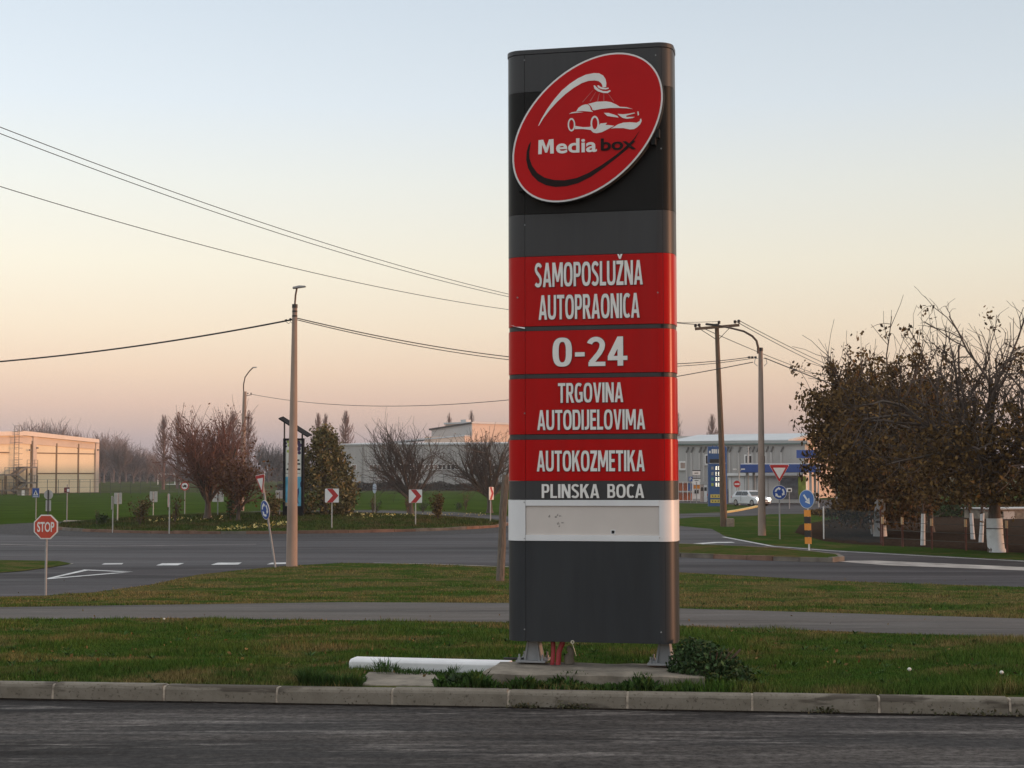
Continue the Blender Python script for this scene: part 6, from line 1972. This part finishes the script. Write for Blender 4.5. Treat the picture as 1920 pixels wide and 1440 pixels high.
# drooping skirt of leaf clumps down to the grass
nc = 400
th = rng.uniform(0, 2 * np.pi, nc); rr0 = 2.9 * rng.uniform(.15, 1, nc) ** .5; zc = rng.uniform(.06, .55, nc) * H
rr0 *= np.clip(.62 + zc / H, .6, 1.05)
C = np.stack([rr0 * np.cos(th) - .1, rr0 * np.sin(th), zc], 1)
sk = np.repeat(C, 45, 0) + rng.normal(0, 1, (nc * 45, 3)) * np.array([.22, .22, .19])
sel = np.concatenate([sel, sk]); sel = sel[sel[:, 2] > H * .025]
e = tree_thing('leafy_tree', 'large brown-leaved tree with whitewashed trunk behind the keep-right sign', b, t, w, m_bark, m_twigd, leaves=(leaf_quads(rng, sel, .15, .4), m_lfdark), H=H, wide=.82)
limewash(e, [(0, 0, -.05), (0, 0, .5), (.02, 0, 1.25)], [.30, .235, .215])
# second leafy crown filling between, lower, behind
b = G(1745, 1000); H = hz(b, 1745, 690)
t, w, tp = grow(91, [H * .22, H * .48, H * .30, H * .16], [.16, .09, .04, .015], [10, 7, 6], [52, 42, 42], [0, .05, .03, .0], [.05, .12, .16, .2], [.45, .18, .2], split=2)
sel = clustered(rng, tp, 14000, 14, .14); sel = sel[sel[:, 2] > H * .16]
tree_thing('leafy_tree', 'lower olive-leaved tree between the whitewashed trunks', b, t, w, m_bark, m_twigd, leaves=(leaf_quads(rng, sel, .15, .4), m_lfdark))
# bare walnut with thick whitewashed trunk
b = G(1866, 1037); H = hz(b, 1850, 590)
t, w, tp = grow(107, [H * .40, H * .42, H * .30, H * .17, H * .08], [.25, .13, .06, .026, .012], [9, 7, 6, 4], [46, 40, 42, 42], [0, .05, .03, .02], [.03, .11, .16, .2, .2], [.55, .25, .25, .3], split=2, flare=1.08)
lo = tp[tp[:, 2] < H * .62]
sel = lo[rng.choice(len(lo), 3500)] + rng.normal(0, .3, (3500, 3))
ex = np.stack([rng.normal(0, 1.5, 9000), rng.normal(0, 1.2, 9000), rng.uniform(H * .20, H * .52, 9000)], 1)
sel = np.concatenate([sel, ex])
e = tree_thing('walnut_tree', 'tall bare-topped tree with thick whitewashed trunk at right', b, t, w, m_bark, m_twigd, leaves=(leaf_quads(rng, sel, .15, .4), m_lfdark), H=H, wide=1.05)
limewash(e, [(.06, 0, -.05), (.03, 0, .12), (.0, 0, .5), (-.01, 0, 1.16)], [.34, .28, .275, .262])
MB().tube([(0, 0, .80), (0, 0, .83)], .287, 14).build('wire_tie', m_wire, e)
# tree off at the right edge whose branches reach in
b = G(2010, 1040); H = hz(b, 2010, 560)
t, w, tp = grow(131, [H * .3, H * .42, H * .30, H * .17], [.22, .12, .05, .02], [9, 7, 6], [46, 40, 42], [0, .05, .03, .02], [.03, .12, .16, .2], [.5, .22, .25], split=2)
sel = clustered(rng, tp, 7000, 12, .14); sel = sel[sel[:, 2] > H * .2]
tree_thing('leafy_tree', 'half-bare tree reaching in from the right picture edge', b, t, w, m_bark, m_twigd, leaves=(leaf_quads(rng, sel, .15, .4), m_lfdark))
# young whitewashed trees
for px, yb, yt, lean, lab in ((1730, 1024, 965, .03, 'thin whitewashed sapling trunk left of the orchard middle'), (1824, 1013, 964, -.05, 'slightly bent whitewashed sapling trunk, left one of the close pair'),
                              (1839, 1019, 964, .07, 'leaning whitewashed sapling trunk, right one of the close pair'), (1637, 1003, 965, -.12, 'whitewashed slanting stem beside the big leafy tree trunk')):
    b = G(px, yb); h = hz(b, px, yt)
    t, w, tp = grow(px, [h * 1.9, h * .9, h * .5], [.06, .03, .012], [7, 5], [40, 40], [0, .05, .05], [.04, .12, .16], [.5, .3], split=1, trunk_dir=(lean, 0, 1), flare=1.1, base=(0, 0, 0))
    sel = tp[rng.choice(len(tp), 500)] + rng.normal(0, .15, (500, 3))
    e = tree_thing('young_tree', lab, b, t, w, m_bark, m_twigd, leaves=(leaf_quads(rng, sel, .13, .4), m_lfdark))
    limewash(e, [(0, 0, -.03), (lean * h * .55, 0, h * .5), (lean * h, 0, h)], [.095, .082, .078])
# orchard fence posts with pale tips, wires, shade net
fps = [(1655, 1025), (1692, 1027), (1747, 1031), (1811, 1034), (1888, 1038), (1960, 1043)]
b0 = G(*fps[0]); fe = empty('orchard_fence', b0, 'low wire fence with pale-tipped rusty posts before the orchard', 'fence')
m_rust = mat('post_rust', (.085, .03, .022), .9, .3, 3.); m_tip = mat('post_tip', (.50, .36, .22), .8, .1, 3.)
pp = []
for px, py in fps:
    p = G(px, py) - b0; pp.append(p)
    o = MB().tube([p + Vector((0, 0, -.1)), p + Vector((0, 0, 1.08))], .035, 6).build('post', m_rust, fe)
    MB().tube([p + Vector((0, 0, .83)), p + Vector((0, 0, 1.09))], .05, 6).build('tip', m_tip, o)
for h in (.3, .6, .9):
    MB().tube([p + Vector((0, 0, h)) for p in pp], .008, 4).build('wire', m_fp, fe)
nA, nB = G(1545, 1012), G(1652, 1022)
mm, nt, bs = start('shade_net'); bs.inputs['Base Color'].default_value = (.012, .035, .045, 1); bs.inputs['Roughness'].default_value = .8
tr = nd(nt, 'ShaderNodeBsdfTransparent'); mx = nd(nt, 'ShaderNodeMixShader'); mx.inputs[0].default_value = .38
vn = noise_fac(nt, coords(nt), 4., .2, .8)
nt.links.new(tr.outputs[0], mx.inputs[1]); nt.links.new(bs.outputs[0], mx.inputs[2]); nt.links.new(mx.outputs[0], nt.nodes['Material Output'].inputs[0])
ne = empty('shade_net', nA, 'dark teal netting hung along the orchard edge behind the keep-right sign', 'netting')
mb = MB(); n = 14
for k in range(n + 1):
    p = nA.lerp(nB, k / n) - nA
    for h in (0.02, .45, .9, 1.25):
        mb.v.append((p.x + .03 * math.sin(k * 2 + h), p.y + .06 * math.sin(k * 1.7 + h * 3), p.z + h + .03 * math.sin(k * 1.1)))
for k in range(n):
    for j in range(3): mb.f.append((k * 4 + j, k * 4 + j + 1, k * 4 + 5 + j, k * 4 + 4 + j))
mb.build('net', mm, ne, smooth=True)
for t in (0., 1.):
    p = nA.lerp(nB, t) - nA
    MB().tube([p + Vector((0, .05, -.1)), p + Vector((0, .05, 1.35))], .03, 6).build('post', m_signwhite if t == 0 else m_rust, ne)
# undergrowth behind
hedge('dark green undergrowth behind the whitewashed saplings', 1690, 1870, 928, 96, 6, 9000, .16, m_lfgreen, 5, 'undergrowth')
hedge('brown undergrowth at the right edge behind the orchard', 1860, 2080, 940, 99, 6, 6000, .16, m_lfdark, 6, 'undergrowth')
hedge('low brown undergrowth behind the shade net', 1540, 1700, 958, 100, 5, 5000, .16, m_lfdark, 7, 'undergrowth')
# ------------------------------------------------------------------ grass blades
def smooth_noise(x, y, seed, scale):
    rg = np.random.default_rng(seed); v = np.zeros_like(x)
    for k in range(7):
        a = rg.uniform(0, 2 * np.pi); f = scale * rg.uniform(.5, 2.2); v += np.sin((x * np.cos(a) + y * np.sin(a)) * f + rg.uniform(0, 6.28))
    return v / 7
def poly_y(pts, x):
    p = sorted(pts); return np.interp(x, [q[0] for q in p], [q[1] for q in p])
def blades(name, label, m, n, y0, y1, fn_lo, fn_hi, h0, h1, w, seed, extra=None):
    rng = np.random.default_rng(seed)
    Y = 1 / rng.uniform(1 / y1, 1 / y0, n)
    X = rng.uniform(-1, 1, n) * (.38 * Y + 2.)
    k = (Y > fn_lo(X)) & (Y < fn_hi(X))
    X, Y = X[k], Y[k]
    if extra is not None:
        k = extra(X, Y, rng); X, Y = X[k], Y[k]
    n = len(X)
    Z = np.interp(Y, [b[0] for b in ZB], [b[1] for b in ZB])
    hn = np.clip(.5 + smooth_noise(X, Y, seed, 2.2) * 1.3, 0, 1) ** 1.5
    h = (h0 + (h1 - h0) * hn) * rng.uniform(.5, 1.25, n)
    tuft = np.exp(-(((X - G(640, 1270).x) / .38) ** 2 + ((Y - 14.15) / .22) ** 2)) + .5 * np.exp(-(((X - G(560, 1275).x) / .5) ** 2 + ((Y - 14.05) / .2) ** 2)) + .6 * (np.exp(-((Y - kerb_y(X, .32)) / .14) ** 2)) * (X > 1.3)
    h = h * (1 + 1.6 * tuft * (Y < 15.5))
    a = rng.uniform(0, 2 * np.pi, n); ww = w * rng.uniform(.6, 1.4, n) * (Y / 15) ** .55
    ux, uy = np.cos(a) * ww, np.sin(a) * ww
    b = rng.uniform(0, 2 * np.pi, n); ln = h * rng.uniform(.1, .8, n)
    V = np.zeros((n, 3, 3))
    V[:, 0] = np.stack([X - ux, Y - uy, Z - .01], 1); V[:, 1] = np.stack([X + ux, Y + uy, Z - .01], 1)
    V[:, 2] = np.stack([X + np.cos(b) * ln, Y + np.sin(b) * ln, Z + h], 1)
    return tag(quads(name, V, m), label, 'grass', None, 'stuff')
gm1 = grass_mat('grass_blades', -.06, 1.15, True)
gm2 = grass_mat('dry_grass_blades', .06, 1.15, True)
gm3 = grass_mat('island_blades', -.02, 1., True, green=(.035, .06, .013), yel=(.055, .075, .02), tan=(.09, .07, .03))
qs = [G(668, 1281), G(832, 1283), G(812, 1262), G(690, 1261.5)]
sx0, sx1, sy1 = qs[3].x - .03, qs[1].x, qs[2].y
def clear(X, Y, rng):
    p = (X - padA.x) * pad_d.x + (Y - padA.y) * pad_d.y; q = -((X - padA.x) * pad_n.x + (Y - padA.y) * pad_n.y)
    on_pad = (p > .0) & (p < 2.02) & (q > 0.0) & (q < .92)
    on_slab = (X > sx0) & (X < sx1) & (Y < sy1)
    on_beam = (X > bA.x) & (X < bB.x) & (Y > bA.y) & (Y < bA.y + .2)
    return ~(on_pad | on_slab | on_beam)
blades('grass', 'green grass of the near verge behind the kerb', gm1, 520000, 13.2, 30, lambda x: np.array(kerb_y(x, .16)), lambda x: poly_y(pN, x) + .03 * np.sin(x * 9), .022, .070, .0045, 1, clear)
blades('grass', 'dry grass of the strip between footpath and road', gm2, 340000, 22, 52, lambda x: poly_y(pF, x) - .03, lambda x: poly_y([p for p in rN], x) + .03, .02, .06, .0055, 2)
gm4 = grass_mat('dead_grass_blades', .5, 1.0, True, green=(.09, .085, .03), yel=(.12, .10, .04), tan=(.17, .125, .055))
def strip_ok(X, Y, rng): return rng.uniform(0, 1, len(X)) < np.clip(.5 + smooth_noise(X, Y, 5, 1.5) * 2.2, 0, 1)
blades('dry_grass', 'straw-coloured dry grass along the near edge of the footpath', gm4, 160000, 18, 30, lambda x: poly_y(pN, x) - 1.3 - .5 * np.sin(x * 1.3 + 1), lambda x: poly_y(pN, x) + .02, .02, .05, .005, 4, strip_ok)
blades('dry_grass', 'straw-coloured dry grass along the far edge of the footpath', gm4, 160000, 22, 40, lambda x: poly_y(pF, x) - .02, lambda x: poly_y(pF, x) + 1.5 + .6 * np.sin(x * .9), .02, .05, .005, 5, strip_ok)
def island_ok(X, Y, rng): return np.hypot(X - ISL[0], Y - ISL[1]) < ISL[2] * .98
n = 60000; rng = np.random.default_rng(3)
rr_ = ISL[2] * .98 * np.sqrt(rng.uniform(0, 1, n)); aa = rng.uniform(0, 2 * np.pi, n)
X, Y = ISL[0] + rr_ * np.cos(aa), ISL[1] + rr_ * np.sin(aa); Z = -.58 + .5 * (1 - (rr_ / ISL[2]) ** 2)
h = rng.uniform(.04, .14, n); b = rng.uniform(0, 6.28, n); a = rng.uniform(0, 6.28, n)
V = np.zeros((n, 3, 3)); V[:, 0] = np.stack([X - .015 * np.cos(a), Y - .015 * np.sin(a), Z - .01], 1); V[:, 1] = np.stack([X + .015 * np.cos(a), Y + .015 * np.sin(a), Z - .01], 1)
V[:, 2] = np.stack([X + np.cos(b) * h * .5, Y + np.sin(b) * h * .5, Z + h], 1)
tag(quads('grass', V, gm3), 'grass tufts covering the roundabout island', 'grass', None, 'stuff')
# broad-leaved weeds in front of the footing and the bush at its right
def weeds(label, px0, px1, n, size, seed, hmax, back0=.17, back1=.42, m=None):
    rng = np.random.default_rng(seed); x0, x1 = G(px0, 1285).x, G(px1, 1290).x
    x = rng.uniform(x0, x1, n); bk = rng.uniform(back0, back1, n)
    y = np.array([kerb_y(xx, bb) for xx, bb in zip(x, bk)])
    hh = hmax * np.clip(.6 + smooth_noise(x, y, seed, 8.), .15, 1.3)
    base = np.stack([x, y, np.full(n, .12)], 1)
    a = rng.uniform(0, 2 * np.pi, n); out = rng.uniform(.2, .8, n) * hh
    tip = base + np.stack([np.cos(a) * out, np.sin(a) * out * .7, hh * rng.uniform(.5, 1, n)], 1)
    mid = (base + tip) / 2 + np.stack([0 * x, 0 * x, hh * .15], 1)
    sd = np.stack([-np.sin(a), np.cos(a), 0 * a], 1) * (size * rng.uniform(.6, 1.2, n))[:, None]
    V = np.stack([base, mid + sd, tip, mid - sd], 1)
    return tag(quads('weeds', V, m or m_lfgreen), label, 'weeds', None, 'stuff')
m_weed = mat('weeds_green', (.024, .056, .012), .8, .35, 1., col2=(.060, .115, .028), island=True, spec=.1)
weeds('broad-leaved green weeds along the front of the concrete footing', 815, 1290, 3400, .014, 1, .16, .17, .55, m_weed)
weeds('taller dark weeds at the left end of the footing', 838, 900, 240, .022, 2, .26, .30, .62, m_lfgreen)
weeds('long green grass tuft left of the small slab and beam', 560, 676, 2600, .005, 3, .20, .17, .62, m_weed)
mw = weeds('thin grass stalks before the white beam', 690, 850, 420, .005, 4, .17, .98, 1.16, m_weed)
b = G(1335, 1282); rng = np.random.default_rng(12)
e = empty('bush', b, 'dark green leafy bush at the right end of the concrete footing', 'bush')
n = 5200; d = rng.normal(size=(n, 3)); d /= np.linalg.norm(d, axis=1)[:, None]; d[:, 2] = np.abs(d[:, 2])
rr_ = rng.uniform(.45, 1, n) ** .5
P = d * rr_[:, None] * np.array([.40, .30, .36])
P[:, 0] += -.02; P[:, 2] *= (1.1 - .55 * np.clip((P[:, 0] + .1) / .45, -.5, 1)); P += rng.normal(0, .02, (n, 3)); P[:, 2] = np.clip(P[:, 2], .0, None)
quads('foliage', leaf_quads(rng, P, .042), mat('bush_leaf', (.022, .048, .018), .7, .35, 1., col2=(.060, .105, .036), island=True, spec=.15), e)
mb = MB(); rnd = random.Random(1)
for k in range(24):
    a = rnd.uniform(0, 6.28); mb.tube([(0, 0, 0), (.12 * math.cos(a), .1 * math.sin(a), .16), (.26 * math.cos(a), .2 * math.sin(a), .30)], [.006, .005, .003], 4)
mb.build('stems', m_twigd, e)
# weeds growing in the kerb gutter, dandelions, litter leaves
rng = np.random.default_rng(21)
def gutter(label, px, n, w, seed):
    rng = np.random.default_rng(seed); c = G(px, 1322, 0, lambda x, y: 0.)
    x = rng.normal(c.x, w, n); y = np.array([kerb_y(v, -.03) for v in x]) + rng.normal(0, .012, n); z = np.abs(rng.normal(0, .025, n))
    return tag(quads('gutter_weeds', leaf_quads(rng, np.stack([x, y, z], 1), .03), mat('weeds_olive', (.04, .05, .015), .7, .3, 1., col2=(.09, .07, .03), island=True)), label, 'weeds', None, 'stuff')
gutter('small weed tuft in the gutter below the left footing edge', 985, 120, .10, 1)
gutter('small weed tuft in the gutter below the sign middle', 1068, 120, .07, 2)
gutter('brown weed tuft in the gutter right of the bush', 1525, 110, .07, 3)
gutter('dry leaves gathered along the right gutter', 1800, 160, .35, 4)
for px, py, ht, lab in ((1705, 1298, .19, 'white dandelion clock in the grass near the right kerb'), (1878, 1300, .17, 'white dandelion clock close to the right picture edge'), (307, 1172, .10, 'tiny white flower by the footpath on the left')):
    b = G(px, py); e = empty('dandelion', b, lab, 'flower')
    MB().tube([(0, 0, 0), (.004, 0, ht * .6), (0, 0, ht)], .003, 5).build('stalk', m_weed, e)
    mb = MB().tube([(0, 0, ht - .014), (0, 0, ht), (0, 0, ht + .014)], [.010, .020, .008], 8); mb.build('flower_head', mat('dandelion_white', (.55, .55, .5), .9), e)

# low broad-leaved rosettes and taller tufts scattered through the verges
rng = np.random.default_rng(41); nc = 650
Yc = 1 / rng.uniform(1 / 34., 1 / 13.8, nc); Xc = rng.uniform(-1, 1, nc) * (.36 * Yc + .6)
ok = (Yc > kerb_y(Xc, .25)) & ~((Yc > poly_y(pN, Xc) - .1) & (Yc < poly_y(pF, Xc) + .1)) & clear(Xc, Yc, rng)
Xc, Yc = Xc[ok], Yc[ok]; k = 16
C = np.repeat(np.stack([Xc, Yc, np.interp(Yc, [q[0] for q in ZB], [q[1] for q in ZB])], 1), k, 0); m_ = len(C)
a = rng.uniform(0, 2 * np.pi, m_); sz = np.repeat(rng.uniform(.03, .075, len(Xc)), k) * rng.uniform(.6, 1.2, m_)
tipv = np.stack([np.cos(a) * sz, np.sin(a) * sz, sz * rng.uniform(.25, .9, m_)], 1); sdv = np.stack([-np.sin(a), np.cos(a), 0 * a], 1) * (sz * .13)[:, None]
tag(quads('verge_weeds', np.stack([C, C + tipv * .55 + sdv, C + tipv, C + tipv * .55 - sdv], 1), m_weed), 'dark green weed tufts scattered through the verge grass', 'weeds', None, 'stuff')
# fallen leaves lying on the verges and path
rng = np.random.default_rng(31); n = 800
Y = 1 / rng.uniform(1 / 40., 1 / 14.2, n); X = rng.uniform(-1, 1, n) * (.36 * Y + .6)
ok = (Y > kerb_y(X, .2)) & ~((Y > poly_y(pN, X)) & (Y < poly_y(pF, X)) & (rng.uniform(0, 1, n) < .8)); X, Y = X[ok], Y[ok]
Z = np.interp(Y, [q[0] for q in ZB], [q[1] for q in ZB]) + rng.uniform(.02, .05, len(X))
tag(quads('fallen_leaves', leaf_quads(rng, np.stack([X, Y, Z], 1), .042), mat('fallen_leaf', (.07, .04, .018), .9, .3, 1., col2=(.26, .17, .07), island=True, spec=.05)), 'scattered brown fallen leaves on the verges', 'leaves', None, 'stuff')
# ------------------------------------------------------------------ air
hz_m = bpy.data.materials.new('haze_air'); hz_m.use_nodes = True
nt = hz_m.node_tree; nt.nodes.clear()
out = nd(nt, 'ShaderNodeOutputMaterial'); pv = nd(nt, 'ShaderNodeVolumePrincipled')
pv.inputs['Color'].default_value = (.86, .84, .86, 1); pv.inputs['Density'].default_value = .00028; pv.inputs['Anisotropy'].default_value = .2
nt.links.new(pv.outputs[0], out.inputs['Volume'])
hb = MB().box((-420, -60, -3.), (420, 900, 40)).build('haze', hz_m)
tag(hb, 'thin dusky haze filling the air over the fields', 'haze', None, 'stuff')
